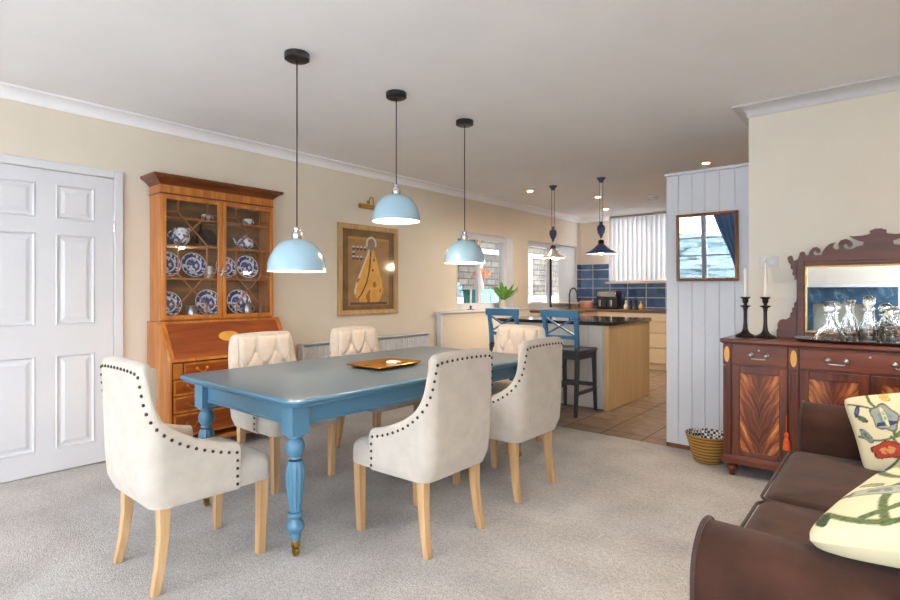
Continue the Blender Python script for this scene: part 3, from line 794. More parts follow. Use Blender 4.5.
# upper cabinet
UY0, UY1, UD, UZ0, UZ1 = .02, WD-.055, .195, .976, 1.915
up = MB()
up.box((0,UY0,UZ0),(UD,UY0+.02,UZ1)); up.box((0,UY1-.02,UZ0),(UD,UY1,UZ1)); up.box((0,UY0+.02,UZ1-.03),(UD,UY1-.02,UZ1)); up.box((0,UY0+.02,UZ0),(UD,UY1-.02,UZ0+.02))
up.build('upper_carcase', M['satinwood'], bb, bevel=.002)
MB().box((0.001,UY0+.02,UZ0+.02),(.012,UY1-.02,UZ1-.03)).build('back_board', M['darkint'], bb, smooth=0)
SH = [1.30, 1.545, 1.75]
for z in SH: MB().box((.012,UY0+.02,z-.014),(UD-.012,UY1-.02,z)).build('shelf', M['satinwood'], bb, bevel=.002)
fz = MB(); fz.box((0,UY0-.003,UZ1),(UD+.006,UY1+.003,UZ1+.07)); fz.build('frieze', M['satinwood'], bb, bevel=.002)
MB().box((0,UY0-.006,UZ1-.006),(UD+.01,UY1+.006,UZ1+.004)).build('frieze_bead', M['cornicewood'], bb, bevel=.002)
cn = MB(); prof = [(0,1.975),(.006,1.975),(.010,1.984),(.02,1.994),(.035,2.008),(.055,2.021),(.062,2.023),(.066,2.031),(.066,2.045),(.0,2.045)]
rg = []
for fn in (lambda o_, z: (0, UY0-o_, z), lambda o_, z: (UD+o_, UY0-o_, z), lambda o_, z: (UD+o_, UY1+o_, z), lambda o_, z: (0, UY1+o_, z)): rg.append([fn(o_, z) for o_, z in prof])
cn.loft(rg); cn.box((0.002,UY0,1.98),(UD,UY1,2.040)); cn.build('cornice', M['cornicewood'], bb, smooth=30)
# glazed doors with astragal bars
ym = (UY0+UY1)/2; dz0, dz1 = UZ0+.012, UZ1-.012
for k, (y0, y1) in enumerate(((UY0+.002, ym-.002), (ym+.002, UY1-.002))):
    fr = MB(); q = .032; x0, x1 = UD+.0, UD+.02
    fr.box((x0,y0,dz0),(x1,y0+q,dz1)); fr.box((x0,y1-q,dz0),(x1,y1,dz1)); fr.box((x0,y0+q,dz0),(x1,y1-q,dz0+q)); fr.box((x0,y0+q,dz1-q),(x1,y1-q,dz1))
    dd = fr.build('glazed_door', M['satinwood'], bb, bevel=.003)
    g = MB(); g.box((x0+.006,y0+q-.004,dz0+q-.004),(x0+.009,y1-q+.004,dz1-q+.004)); g.build('pane', M['cabpane'], dd, smooth=0)
    a, b = y0+q, y1-q; lo, hi = dz0+q, dz1-q; wv = b-a; hv = hi-lo
    P_ = lambda u, v: (x0+.012, a+wv*u, lo+hv*v)
    A = MB(); bars = []
    iu, ou = .22, .78
    # upper and lower crosses, joined by uprights through a central lozenge band
    z = [0, .075, .30, .56, .68, .90, 1]
    bars += [((iu,1),(iu,.90)),((ou,1),(ou,.90)),((0,.90),(iu,.90)),((1,.90),(ou,.90)),
             ((iu,.90),(ou,.62)),((ou,.90),(iu,.62)),((0,.60),(iu,.62)),((1,.60),(ou,.62)),
             ((iu,.62),(iu,.36)),((ou,.62),(ou,.36)),((0,.345),(iu,.36)),((1,.345),(ou,.36)),
             ((iu,.36),(ou,.085)),((ou,.36),(iu,.085)),((iu,.085),(iu,0)),((ou,.085),(ou,0)),((0,.085),(iu,.085)),((1,.085),(ou,.085))]
    for p_, q_ in bars: A.bar(P_(*p_), P_(*q_), .007, .010, up=(1,0,0))
    A.build('glazing_bars', M['barwood'], dd)
    MB().lathe([(.006,0),(.006,.006),(.002,.008)], 10, Matrix.Translation((x1, (y1-.018) if k == 0 else (y0+.018), 1.33)) @ Matrix.Rotation(R(90),4,'Y')).build('escutcheon', M['brass'], dd)

# things inside the bookcase (own objects)
def bc(u, Xw): return onX(u, 250, Xw).y
BX = XL+.012
def plate(label, u, shelf, r=.098, X=BX+.06):
    y = bc(u, X); o_ = MB()
    s = r/.098
    o_.lathe([(.002,.004),(.05,.004),(.06,.006),(.070,.012),(.098,.020),(.098,.023),(.07,.016),(.058,.010),(.05,.008),(.002,.008)], 36)
    ob = tag(o_.build('plate', M['plate'], smooth=60), label, 'plate', 'blue and white plates standing in the bookcase')
    ob.rotation_euler = (0, R(76), 0); ob.scale = (s, s, s); ob.location = (X-.03, y, shelf+r*math.cos(R(14))+.006)
    return ob
B0 = UZ0+.02
plate('blue patterned plate on the middle shelf, at the outer left edge of the glazed doors', 168, SH[0])
plate('blue patterned plate on the middle shelf below the blue and white jug', 194.5, SH[0])
plate('small blue plate on the middle shelf just right of the hanging star', 227, SH[0], .088)
plate('blue patterned plate on the middle shelf below the teapot', 248, SH[0])
plate('blue patterned plate on the bottom shelf left of the pewter mug', 169, B0)
plate('blue patterned plate on the bottom shelf right of the wide pewter mug', 209, B0, .105)
plate('blue patterned plate on the bottom shelf behind the pewter tankard with curved handle', 239.5, B0, .105)
def vessel(name, label, cat, u, shelf, X, prof, mat, handle=None, spout=None, lid=None, group=None, rz=0, sc_=1):
    t_ = thing(name, label, cat, (X, bc(u, X), shelf+.001), rz, group); t_.scale = (sc_,)*3
    MB().lathe(prof, 28).build('body', mat, t_, smooth=50)
    if handle: MB().tube(handle, .0055, 8).build('handle', mat, t_, smooth=60)
    if spout: MB().tube(spout[0], spout[1], 10).build('spout', mat, t_, smooth=60)
    if lid: MB().lathe(lid, 20).build('lid', mat, t_, smooth=50)
    return t_
def loop(y0, z0, y1, z1, out, n=10):
    return [(0, y0+(y1-y0)*i/n + out*math.sin(math.pi*i/n), z0+(z1-z0)*i/n) for i in range(n+1)]
vessel('jug', 'blue and white china jug with tall handle on the second shelf', 'jug', 181, SH[1], BX+.11,
       [(.03,0),(.034,.006),(.05,.02),(.064,.05),(.064,.075),(.054,.10),(.046,.118),(.05,.13),(.046,.13),(.042,.118),(.04,.1)], M['china'], loop(-.044,.12,-.058,.035,-.045), ([(0,.045,.118),(0,.066,.134)], [.016,.008]))
vessel('tea_cup', 'small blue and white cup on the top shelf behind the left glazed door', 'cup', 206, SH[2], BX+.10, [(.018,0),(.022,.006),(.034,.025),(.040,.05),(.037,.05),(.03,.025),(.01,.01)], M['china'], loop(.038,.042,.03,.016,.022), group='china cups on the top bookcase shelf')
vessel('tea_cup', 'small blue and white cup alone on the top shelf behind the right glazed door', 'cup', 247.5, SH[2], BX+.10, [(.018,0),(.022,.006),(.034,.025),(.040,.05),(.037,.05),(.03,.025),(.01,.01)], M['china'], loop(.038,.042,.03,.016,.022), group='china cups on the top bookcase shelf')
vessel('teapot', 'blue and white china teapot on the second shelf behind the right glazed door', 'teapot', 245.5, SH[1], BX+.11, [(.03,0),(.036,.005),(.056,.025),(.064,.05),(.056,.078),(.036,.094),(.01,.096)], M['china'], loop(.050,.085,.055,.025,.045), ([(0,-.055,.035),(0,-.085,.05),(0,-.10,.085),(0,-.115,.092)], [.014,.010,.007,.006]), [(.036,.094),(.026,.104),(.010,.112),(.006,.116),(.009,.122),(.004,.128)])
vessel('pewter_mug', 'wide pewter mug on the bottom shelf between two plates', 'mug', 191.5, B0, BX+.145, [(.046,0),(.046,.01),(.042,.02),(.040,.085),(.043,.09),(.038,.09),(.037,.02),(.01,.015)], M['pewter'], loop(.042,.075,.042,.02,.03))
vessel('pewter_tankard', 'pewter tankard with curved handle on the bottom shelf behind the right door', 'tankard', 247, B0, BX+.145, [(.042,0),(.042,.008),(.036,.018),(.034,.095),(.037,.10),(.033,.10),(.032,.02),(.01,.015)], M['pewter'], loop(.036,.085,.036,.025,.032))
vessel('pewter_jug', 'small pewter jug at the right end of the middle shelf behind the left door', 'jug', 209, SH[0], BX+.13, [(.03,0),(.034,.02),(.034,.05),(.026,.075),(.028,.095),(.024,.095),(.02,.07),(.01,.02)], M['pewter'], loop(.026,.085,.032,.03,.025))
vessel('dark_bottle', 'dark glass bottle behind the left glazed door beside the jug', 'bottle', 200.5, SH[1], BX+.055, [(.028,0),(.03,.01),(.03,.09),(.022,.115),(.011,.135),(.011,.17),(.014,.175),(.01,.18)], M['blackgl'])
o_ = MB(); o_.lathe([(.002,0),(.055,.002),(.075,.010),(.073,.014),(.05,.007),(.002,.006)], 30)
q = tag(o_.build('black_plate', M['blackgl'], smooth=50), 'black plate standing on edge behind the left glazed door', 'plate'); q.rotation_euler = (0,R(74),0); q.location = (BX+.035, bc(209, BX+.06), SH[1]+.078)
o_ = MB(); o_.loft([rrect(.13,.19,.02,0), rrect(.16,.22,.02,.012), rrect(.155,.215,.02,.014), rrect(.125,.185,.02,.004)])
q = tag(o_.build('gilt_dish', M['goldtray'], smooth=30), 'golden dish lying on the second shelf under the dark bottle', 'dish'); q.location = (BX+.12, bc(203, BX+.12), SH[1]+.001); q.scale = (.9,1,1)
st = MB(); sp = []
for i in range(10):
    a = math.pi/2+2*math.pi*i/10; r_ = .042 if i % 2 == 0 else .018; sp.append((r_*math.cos(a), r_*math.sin(a)))
for s in (0, 1):
    st.add([(x_, y_, 0) for x_, y_ in []], [])
vs = [(0, x_, y_) for x_, y_ in sp] + [(.009,0,0),(-.009,0,0)]
fs = [(i, (i+1) % 10, 10) for i in range(10)] + [((i+1) % 10, i, 11) for i in range(10)]
st = MB().add(vs, fs)
q = thing('hanging_star', 'small silver star hanging where the two glazed doors meet', 'ornament', (BX+UD+.034, 1.565+ym, 1.345))
st.build('star', M['steel'], q, smooth=0); MB().tube([(0,0,.04),(-.012,0,.075)], .0012, 5).build('string', M['cord'], q)

# ------------------------------------------------------------------ radiator, pictures and small wall fittings
rd = thing('radiator', 'long white panel radiator on the wall behind the dining chairs', 'radiator', (XL+.022, 2.85, 0))
pn = MB()
n = 46; Lr = 1.72
ringsr = []
def rib(u, v):
    y = Lr*u; ph = (u*n) % 1; dep = .074 + .020*max(0, min(1, (abs(ph-.5)*2-.30)*5)); return (dep, y, .16+.52*v)
pn.grid(n*6, 1, rib); pn.build('ribbed_front', M['white'], rd, smooth=30, fix=False)
bk = MB(); bk.box((.02,0,.13),(.04,Lr,.70)); bk.box((.04,.0,.13),(.094,Lr,.16)); bk.build('back_panel', M['white'], rd)
gl = MB(); gl.box((.02,-.002,.70),(.098,Lr+.002,.715)); gl.build('top_grille', M['white'], rd, bevel=.004)
for y_ in (-.006, Lr): MB().box((.02,y_,.13),(.096,y_+.006,.71)).build('side_cover', M['white'], rd, bevel=.003)
vv = MB(); vv.tube([(.05,-.03,0),(.05,-.03,.15),(.05,0,.17)], .009, 8); vv.tube([(-.022,.3,.5),(.03,.3,.5)], .012, 8); vv.tube([(-.022,Lr-.3,.5),(.03,Lr-.3,.5)], .012, 8); vv.build('pipework', M['steel'], rd, smooth=50)

def framed(name, label, cat, wd, hg, fw, dep, mat, art, fwd_rot, loc, tilt=0, pane='picpane'):
    """local: x along width (0 centre), z up, -y towards the room"""
    f = thing(name, label, cat, loc); f.rotation_euler = (tilt, 0, fwd_rot)
    q = MB(); w2, h2 = wd/2, hg/2
    prof = [(0,0),(0,-dep),(fw*.25,-dep-.004),(fw*.7,-dep),(fw,-dep*.7),(fw,-.006),(0,0)][:-1]
    cor = ((-1,-1),(1,-1),(1,1),(-1,1))
    rings = []
    for sx, sz in cor + (cor[0],):
        rings.append([(sx*(w2-a), d_, sz*(h2-a)) for a, d_ in prof])
    q.loft(rings, False, False); q.build('frame', mat, f, smooth=25)
    g = MB(); g.box((-w2+fw*.9, -dep*.62-.002, -h2+fw*.9),(w2-fw*.9, -dep*.62, h2-fw*.9)); g.build('pane', M[pane], f, smooth=0)
    return f
# the boxed golden picture on the left wall
pc = framed('framed_picture', 'oak framed picture of a golden pear-shaped figure above the radiator', 'picture', .82, .935, .05, .035, M['framewood'], None, R(90), (XL+.002, 3.738, 1.42))
NX, NZ = 110, 125; w2, h2 = .82/2-.045, .935/2-.045
a = MB(); a.grid(NX, NZ, lambda u, v: (-w2+2*w2*u, -.008, -h2+2*h2*v))
art = a.build('artwork', vcol('golden_artwork', .6, bump=.1), pc, smooth=0, fix=False)
def art_col(i):
    u = (i % (NX+1))/NX; v = 1-(i//(NX+1))/NZ      # v downwards
    nz_ = mnoise.noise((u*9, v*9, 0))
    c = (130+14*nz_, 96+10*nz_, 60+8*nz_)
    if .12 < u < .90 and .09 < v < .94:
        c = (172+18*nz_, 132+14*nz_, 82+10*nz_)
    if .12 < u < .9 and .10 < v < .125: c = (196,150,76)
    if .16 < u < .86 and .90 < v < .93: c = (104,76,46)
    # pear body
    cx = .50 + .06*math.sin((v-.2)*2.2) ; 
    hw_ = smooth_tab([(.20,.045),(.28,.07),(.40,.13),(.55,.20),(.68,.255),(.78,.27),(.86,.22),(.90,.17)], v) if .2 <= v <= .90 else 0
    ctr = smooth_tab([(.2,.55),(.4,.54),(.6,.52),(.8,.50),(.9,.51)], v)
    if hw_ and abs(u-ctr) < hw_:
        c = (232+14*nz_, 172+20*nz_, 78+12*nz_)
        if u-ctr < -hw_+.035 and v < .8: c = (226,214,190)
        lx_ = smooth_tab([(.2,.54),(.45,.52),(.65,.46),(.8,.36),(.86,.30)], v)
        if abs(u-lx_) < .013: c = (92,56,30)
        if math.hypot(u-.60, (v-.37)) < .018 or math.hypot(u-.58, v-.50) < .018: c = (120,74,36)
        if nz_ > .35 and v > .6: c = (170,112,48)
    if math.hypot((u-.55), (v-.17)*1.1) < .09: c = (150,132,116)
    if .075 < math.hypot((u-.55), (v-.17)*1.1) < .10 and v < .2: c = (226,222,214)
    for vv_, us in ((.235, (.22,.29,.36,.43)), (.30, (.22,)), (.355, (.22,.29,.36))):
        for uu in us:
            if math.hypot(u-uu, (v-vv_)) < .028: c = (216,212,206) if v < vv_-.006 else (84,76,92)
    return c
colour_verts(art, art_col)
# picture light
pl_ = thing('picture_light', 'brass picture light on the wall above the golden picture', 'wall lamp', (XL, 3.74, 2.09))
MB().lathe([(.016,-.17),(.024,-.168),(.024,.168),(.016,.17)], 18, Matrix.Translation((.085,-.02,-.015)) @ Matrix.Rotation(R(90),4,'X')).build('lamp_tube', M['brass'], pl_, smooth=40)
MB().tube([(.008,0,.05),(.025,0,.085),(.05,0,.10),(.075,0,.085),(.085,0,.0)], .006, 8).lathe([(.022,0),(.022,.008),(.01,.012)], 18, Matrix.Translation((0,0,.05)) @ Matrix.Rotation(R(90),4,'Y')).build('arm', M['brass'], pl_, smooth=50)
# glazed picture on the panelled partition, hung with its top tipped forward, reflecting the rear window
PT = R(1.9)
pg = framed('framed_picture', 'brown framed glazed picture on the pale panelled partition reflecting a window', 'picture', .42, .50, .022, .028, M['framebrown'], None, 0, (-1.055, 4.205, 1.524), PT, 'refpane')
a = MB(); a.grid(1, 1, lambda u, v: (-.19+.38*u, -.008, -.23+.46*v))
a.build('artwork', paint('dark_print', (58,70,78), .5, .3, 12), pg, smooth=0, fix=False)

def plate_switch(name, label, loc, rz, gang=2, wd=.108, hg=.074):
    o = thing(name, label, 'switch', loc, rz)
    MB().box((-wd/2,-.010,-hg/2),(wd/2,0,hg/2)).build('switch_plate', M['white'], o, bevel=.004)
    for k in range(gang):
        x = (k-(gang-1)/2)*.042; MB().box((x-.010,-.0145,-.018),(x+.010,-.010,.018)).build('rocker', M['whitem'], o, bevel=.002)
    return o
q = onY(769, 262, YW)
plate_switch('light_switch', 'white light switch on the cream wall behind the candles', (q.x, YW, q.z), 0)
q = onX(520, 282, XL)
plate_switch('light_switch', 'white light switch on the left wall between the two kitchen windows', (XL, q.y, q.z), R(90), 1, .086, .086)

def downlight(label, x, y, spread=76):
    o = thing('downlight', label, 'downlight', (x, y, H), 0, 'recessed ceiling downlights')
    MB().lathe([(.03,-.002),(.042,-.006),(.046,-.003),(.046,0)], 24, cap=False).build('bezel', M['white'], o, smooth=50)
    MB().lathe([(.001,-.003),(.032,-.003)], 24).build('lens', M['spot'], o)
    l = bpy.data.lights.new('downlight_lamp', 'SPOT'); l.energy = 46; l.color = (1, .85, .66); l.spot_size = R(spread); l.spot_blend = .8; l.shadow_soft_size = .05
    lo = bpy.data.objects.new('downlight_lamp', l); COL.objects.link(lo); lo.location = (x, y, H-.02)
downlight('ceiling downlight nearest the dining window, above the bar stools', -3.568, 5.845)
downlight('upper of two ceiling downlights behind the slate blue pendant cords', -3.086, 6.814)
downlight('lower of two ceiling downlights, just in front of the kitchen blind', -3.45, 7.90)
downlight('ceiling downlight glowing above the panelled partition', -1.44, 5.70)
downlight('unseen downlight added over the far end of the sofa to brighten the wall', .45, 3.0, 120)  # this lamp and the next are added to lift the dark right-hand wall
downlight('unseen downlight added over the near end of the sofa to brighten the wall', .45, 1.3, 120)
o = thing('smoke_alarm', 'white round smoke alarm on the kitchen ceiling', 'smoke alarm', (-2.513, 7.295, H))
MB().lathe([(.062,0),(.062,-.014),(.052,-.02),(.05,-.034),(.03,-.04),(.002,-.04)], 28).build('cover', M['white'], o, smooth=40)
MB().lathe([(.070,0),(.070,-.008),(.06,-.010)], 28).build('base', M['whitem'], o, smooth=40)

# ------------------------------------------------------------------ rise-and-fall pendants over the island
def rise_fall(label, x, y, zb, rad, mat, lit):
    o = thing('rise_and_fall_pendant', label, 'pendant light', (x, y, H), 0, 'pulley pendants over the island')
    dz = zb-H; zw = 1.90-H
    MB().lathe([(.008,-.055),(.024,-.05),(.028,-.03),(.05,-.008),(.052,0)], 24).build('ceiling_rose', M['kblue'], o, smooth=50)
    MB().tube([(-.02,0,-.04),(-.018,0,zw+.05)], .003, 6).tube([(.022,0,-.04),(.020,0,zw+.05)], .003, 6).tube([(-.016,0,zw+.02),(-.005,0,dz+.16)], .003, 6).build('cord', M['cordk'], o)
    MB().lathe([(.008,zw-.10),(.018,zw-.095),(.014,zw-.08),(.035,zw-.04),(.046,zw),(.042,zw+.03),(.025,zw+.05),(.012,zw+.055),(.018,zw+.075),(.008,zw+.085)], 24).build('counterweight', M['kblue'], o, smooth=50)
    prof = [(.022,dz+.155),(.026,dz+.12),(.032,dz+.112),(rad*.55,dz+.055),(rad,dz+.008),(rad+.004,dz),(rad-.002,dz+.004),(rad*.55,dz+.049),(.03,dz+.104)]
    sh = MB().lathe(prof, 40).build('shade', mat, o, smooth=40)
    MB().lathe([(.02,dz+.16),(.03,dz+.15),(.034,dz+.12),(.028,dz+.112)], 24).build('gallery', M['iron'], o, smooth=40)
    MB().lathe([(.014,dz+.10),(.02,dz+.07),(.032,dz+.035),(.03,dz+.012),(.016,dz-.006),(.002,dz-.01)], 18).build('bulb', M['bulb'], o, smooth=60)
    l = bpy.data.lights.new('island_lamp', 'POINT'); l.energy = lit; l.color = (1, .84, .64); l.shadow_soft_size = .04
    lo = bpy.data.objects.new('island_lamp', l); COL.objects.link(lo); lo.location = (x, y, zb-.05)
rise_fall('silver cone pendant on pulley cords over the window end of the island', -3.183, 5.747, 1.60, .15, M['ksilver'], 12)
rise_fall('slate blue cone pendant on pulley cords in front of the kitchen blind', -2.541, 5.69, 1.62, .175, M['kblue'], 12)

# ------------------------------------------------------------------ kitchen island, stools, units
o = thing('kitchen_island', 'kitchen island with black granite top and pale wooden end panel', 'kitchen island', (0,0,0))
MB().box((-3.5,5.07,.10),(-2.225,6.18,.852)).build('body', M['unitw'], o, smooth=0)
gp = MB()
for i in range(8): gp.box((-3.48+.155*i, 5.060, .12),(-3.48+.155*i+.151, 5.0695, .85))
gp.build('front_boards', M['unitw'], o, bevel=.003)
MB().box((-3.48,5.10,0),(-2.225,6.15,.10)).build('plinth', M['unitw'], o)
MB().box((-2.225,5.045,0.0),(-2.175,6.2,.852)).build('end_panel', M['endpanel'], o, bevel=.004, label='pale wooden end panel')
MB().loft([rrect(1.36,1.21,.01,z,-2.84,5.625,n=2) for z in (.853,.888)]).build('worktop', M['granite'], o, bevel=.003, label='polished black granite worktop')

def make_stool(label):
    s = thing('bar_stool', label, 'bar stool', (0,0,0), 0, 'blue cross-back bar stools at the island')
    sw, sd, sh_ = .17, .20, .63
    # faces +y; local origin under seat centre
    st = MB(); st.loft([rrect(.385,.40,.03,.60,n=3), rrect(.40,.415,.03,.606,n=3), rrect(.40,.415,.03,.628,n=3), rrect(.385,.40,.03,.634,n=3)])
    st.build('seat', M['charcoal'], s, smooth=30)
    ap = MB()
    for q in (-1, 1): ap.box((-.16, q*.175-.009, .54),(.16, q*.175+.009, .60)); ap.box((q*.165-.009,-.18,.54),(q*.165+.009,.18,.60))
    ap.build('seat_rail', M['charcoal'], s, bevel=.002)
    rr_ = lambda x, y, a_, b_, z: [Vector((x-a_, y-b_, z)), Vector((x+a_, y-b_, z)), Vector((x+a_, y+b_, z)), Vector((x-a_, y+b_, z))]
    for q in (-1, 1):
        g = MB(); g.loft([rr_(q*.168,.208,.014,.014,0), rr_(q*.164,.178,.019,.019,.598)]); g.build('leg', M['charcoal'], s, bevel=.003)
        g = MB(); g.loft([rr_(q*.166,-.225,.014,.016,0), rr_(q*.164,-.19,.018,.022,.40), rr_(q*.164,-.185,.018,.022,.60), rr_(q*.164,-.186,.018,.022,.655)]); g.build('leg', M['charcoal'], s, bevel=.003)
    bk = MB()
    for q in (-1, 1): bk.loft([rr_(q*.164,-.186,.018,.022,.655), rr_(q*.166,-.20,.018,.020,.82), rr_(q*.170,-.235,.017,.017,.995)])
    back = bk.build('back_posts', M['stoolblue'], s, bevel=.003)
    tr = MB(); rings = []
    for i in range(9):
        u = -1+2*i/8; x = .205*u; yo = -.232 - .02*(1-u*u)
        rings.append([Vector((x, yo-.013, .945+.008*(1-u*u)*0)), Vector((x, yo+.011, .945)), Vector((x, yo+.006, 1.015)), Vector((x, yo-.018, 1.015))])
    tr.loft(rings); tr.build('top_rail', M['stoolblue'], s, bevel=.004)
    MB().box((-.15,-.208,.735),(.15,-.186,.77)).build('lower_rail', M['stoolblue'], s, bevel=.003)
    cr = MB(); cr.bar((-.152,-.212,.775),(.152,-.232,.94),.014,.03,up=(0,1,0)); cr.bar((.152,-.212,.775),(-.152,-.232,.94),.014,.03,up=(0,1,0)); cr.build('cross_bars', M['stoolblue'], s, bevel=.002)
    fr = MB(); fr.box((-.155,.184,.24),(.155,.204,.28)); fr.box((-.155,-.215,.30),(.155,-.195,.335))
    for q in (-1, 1): fr.box((q*.165-.009,-.195,.20),(q*.165+.009,.185,.235))
    fr.build('foot_rails', M['charcoal'], s, bevel=.003)
    return s
sA = make_stool('blue cross-back bar stool at the pale wooden end of the island')
sA.location = (-2.475, 4.825, 0)
dup(sA, (-3.135, 4.815, 0), 0, 'blue cross-back bar stool further along the island, in front of the window')

o = thing('base_units', 'cream base units with drawers along the far kitchen wall', 'kitchen units', (0,0,0))
MB().box((XL+.004,8.12,.10),(XR-1.6,YF-.01,.868)).build('carcase', M['unit'], o)
MB().box((XL+.004,8.17,0),(XR-1.6,YF-.01,.10)).build('plinth', M['unit'], o)
for x0 in (-3.6, -2.95, -2.30, -1.65):
    for z0, z1 in ((.115,.33),(.345,.56),(.575,.73),(.745,.86)):
        dq = MB().box((x0+.006,8.095,z0),(x0+.640,8.119,z1)).build('drawer', M['unit'], o, bevel=.003)
o = thing('side_units', 'cream base units under the tap window along the left wall', 'kitchen units', (0,0,0))
MB().box((XL+.004,7.0,.0),(-3.69,8.08,.868)).build('carcase', M['unit'], o)
for y0 in (7.01, 7.55): MB().box((-3.689,y0+.004,.115),(-3.668,y0+.51,.86)).build('cupboard_door', M['unit'], o, bevel=.003)
tag(MB().loft([[Vector(p+(z,)) for p in ((XL+.002,6.98),(-3.65,6.98),(-3.65,8.07),(XR-1.6,8.07),(XR-1.6,YF-.0095),(XL+.002,YF-.0095))] for z in (.869,.905)]).build('worktop', M['worktop'], bevel=.003), 'L-shaped brown worktop with the tap and appliances', 'worktop')
ZW = .906
# tap
t = thing('kitchen_tap', 'tall black swan-neck kitchen tap by the side window', 'tap', (-3.98, 7.72, ZW))
d_ = Vector((.766,.643,0))
pts = [(0,0,.01),(0,0,.22)] + [tuple(d_*(.062*(1-math.cos(R(a))))+Vector((0,0,.22+.075*math.sin(R(a))*1.6))) for a in range(15,181,15)] + [tuple(d_*.125+Vector((0,0,.16)))]
MB().tube(pts, .012, 12).build('spout', M['black'], t, smooth=60)
MB().lathe([(.026,0),(.026,.012),(.018,.02),(.018,.09),(.012,.095)], 18).build('base', M['black'], t, smooth=40)
MB().tube([(.0,-.015,.06),(.0,-.07,.075)], .006, 8).build('lever', M['black'], t, smooth=40)
# worktop appliances
def onW(u, v): 
    x, y, w_ = sight(u, v); k = (ZW-CH)/w_; return (x*k, y*k)
YI = 8.42
def wx(u, Y): return onY(u, 300, Y).x
t = thing('storage_tin', 'round pinkish storage tin on the worktop beside the tap', 'tin', (wx(586.5, 8.25), 8.25, ZW))
MB().lathe([(.108,0),(.112,.006),(.112,.105),(.106,.11)], 32).build('body', M['pink'], t, smooth=40); MB().lathe([(.115,.098),(.115,.122),(.108,.128),(.002,.128)], 32).build('lid', M['pink'], t, smooth=40)
x0, x1 = wx(597, 8.25), wx(619, 8.25)
t = thing('air_fryer', 'large black twin-drawer air fryer on the worktop under the blind', 'air fryer', ((x0+x1)/2, 8.36, ZW))
wd = x1-x0
MB().loft([rrect(wd-.02,.30,.03,0,n=3), rrect(wd,.32,.04,.02,n=3), rrect(wd,.32,.04,.24,n=3), rrect(wd-.03,.28,.04,.295,n=3), rrect(wd-.06,.24,.04,.30,n=3)]).build('body', M['blackgl'], t, smooth=40)
MB().box((-wd/2+.03,-.168,.20),(wd/2-.03,-.155,.285)).build('control_panel', M['steel'], t, bevel=.004, label='silver control panel')
for s in (-1, 1):
    dd = MB().box((s*wd/4-wd/4+.012,-.176,.02),(s*wd/4+wd/4-.012,-.155,.195)).build('drawer', M['black'], t, bevel=.006)
    MB().box((s*wd/4-.02,-.215,.04),(s*wd/4+.02,-.176,.15)).build('handle', M['steel'], dd, bevel=.006, label='silver handle')
for nm, lab, u, prof, mt, cat in (
    ('oil_bottle', 'small cream bottle on the worktop right of the air fryer', 626, [(.03,0),(.034,.01),(.034,.06),(.012,.10),(.012,.14),(.015,.145)], M['unit'], 'bottle'),
    ('pepper_mill', 'dark pepper mill on the worktop under the blue tiles', 631, [(.028,0),(.028,.02),(.018,.06),(.026,.11),(.022,.14),(.008,.15),(.016,.17),(.006,.18)], M['iron'], 'pepper mill'),
    ('salt_mill', 'tall dark mill beside the pepper mill on the worktop', 636, [(.028,0),(.028,.02),(.018,.07),(.028,.12),(.024,.15),(.008,.16),(.018,.18),(.006,.19)], M['iron'], 'salt mill'),
    ('glass_bottle', 'small amber bottle at the right end of the worktop group', 641, [(.026,0),(.03,.01),(.03,.07),(.010,.10),(.010,.13),(.012,.135)], M['inlay'], 'bottle')):
    q = tag(MB().lathe(prof, 20).build(nm, mt, smooth=45), lab, cat); q.location = (wx(u, 8.3), 8.3, ZW)
# small wooden rack beside the tap
t = thing('wooden_rack', 'small wooden rack on the worktop in front of the tap window', 'rack', (XL+.12, 8.30, ZW))
rk = MB()
for z in (.0,.075): rk.box((-.05,-.16,z),(.05,.16,z+.01))
for y in (-.16,-.05,.06,.15): rk.box((-.05,y,.01),(-.04,y+.01,.075)); rk.box((.04,y,.01),(.05,y+.01,.075))
rk.build('frame', M['framewood'], t)

# ------------------------------------------------------------------ plant and candle on the ledge
q = onX(503, 309, -4.235); LZ = .957
pp = thing('potted_plant', 'leafy green plant in a stone pot on the ledge', 'plant', (-4.235, q.y, LZ))
MB().lathe([(.045,0),(.05,.004),(.062,.10),(.066,.105),(.066,.118),(.058,.118),(.054,.10),(.002,.098)], 26).build('pot', M['pot'], pp, smooth=40)
for i in range(22):
    a = i*2.39996; ln = random.uniform(.18,.30); sp_ = random.uniform(.45,1.5)
    lf = MB()
    def f(u, v, a=a, ln=ln, sp_=sp_):
        t_ = v; out = ln*math.sin(sp_*t_*1.25)*.85; up_ = ln*(t_ - .25*sp_*t_*t_)
        wv = .034*math.sin(math.pi*min(1, .08+.92*t_))**.8*(1 if t_ < 1 else 0) + .002
        s = (u-.5)*2
        x = out*math.cos(a) - s*wv*math.sin(a); y = out*math.sin(a) + s*wv*math.cos(a)
        if x < -.17: x = -.17
        return (x, y, .095+up_*1.05 + .008*abs(s))
    lf.grid(4, 10, f); lf.build('leaf', M['leaf'], pp, smooth=60, fix=False)
q = onX(471, 309, -4.22)
cs = thing('candle_holder', 'low black holder with a white candle on the ledge', 'candle holder', (-4.225, q.y, LZ))
MB().lathe([(.05,0),(.05,.005),(.012,.01),(.012,.03),(.016,.034),(.016,.05)], 22).build('holder', M['black'], cs, smooth=40)
MB().lathe([(.011,.035),(.011,.26),(.003,.265)], 14).build('candle', M['candle'], cs, smooth=40, label='white candle')

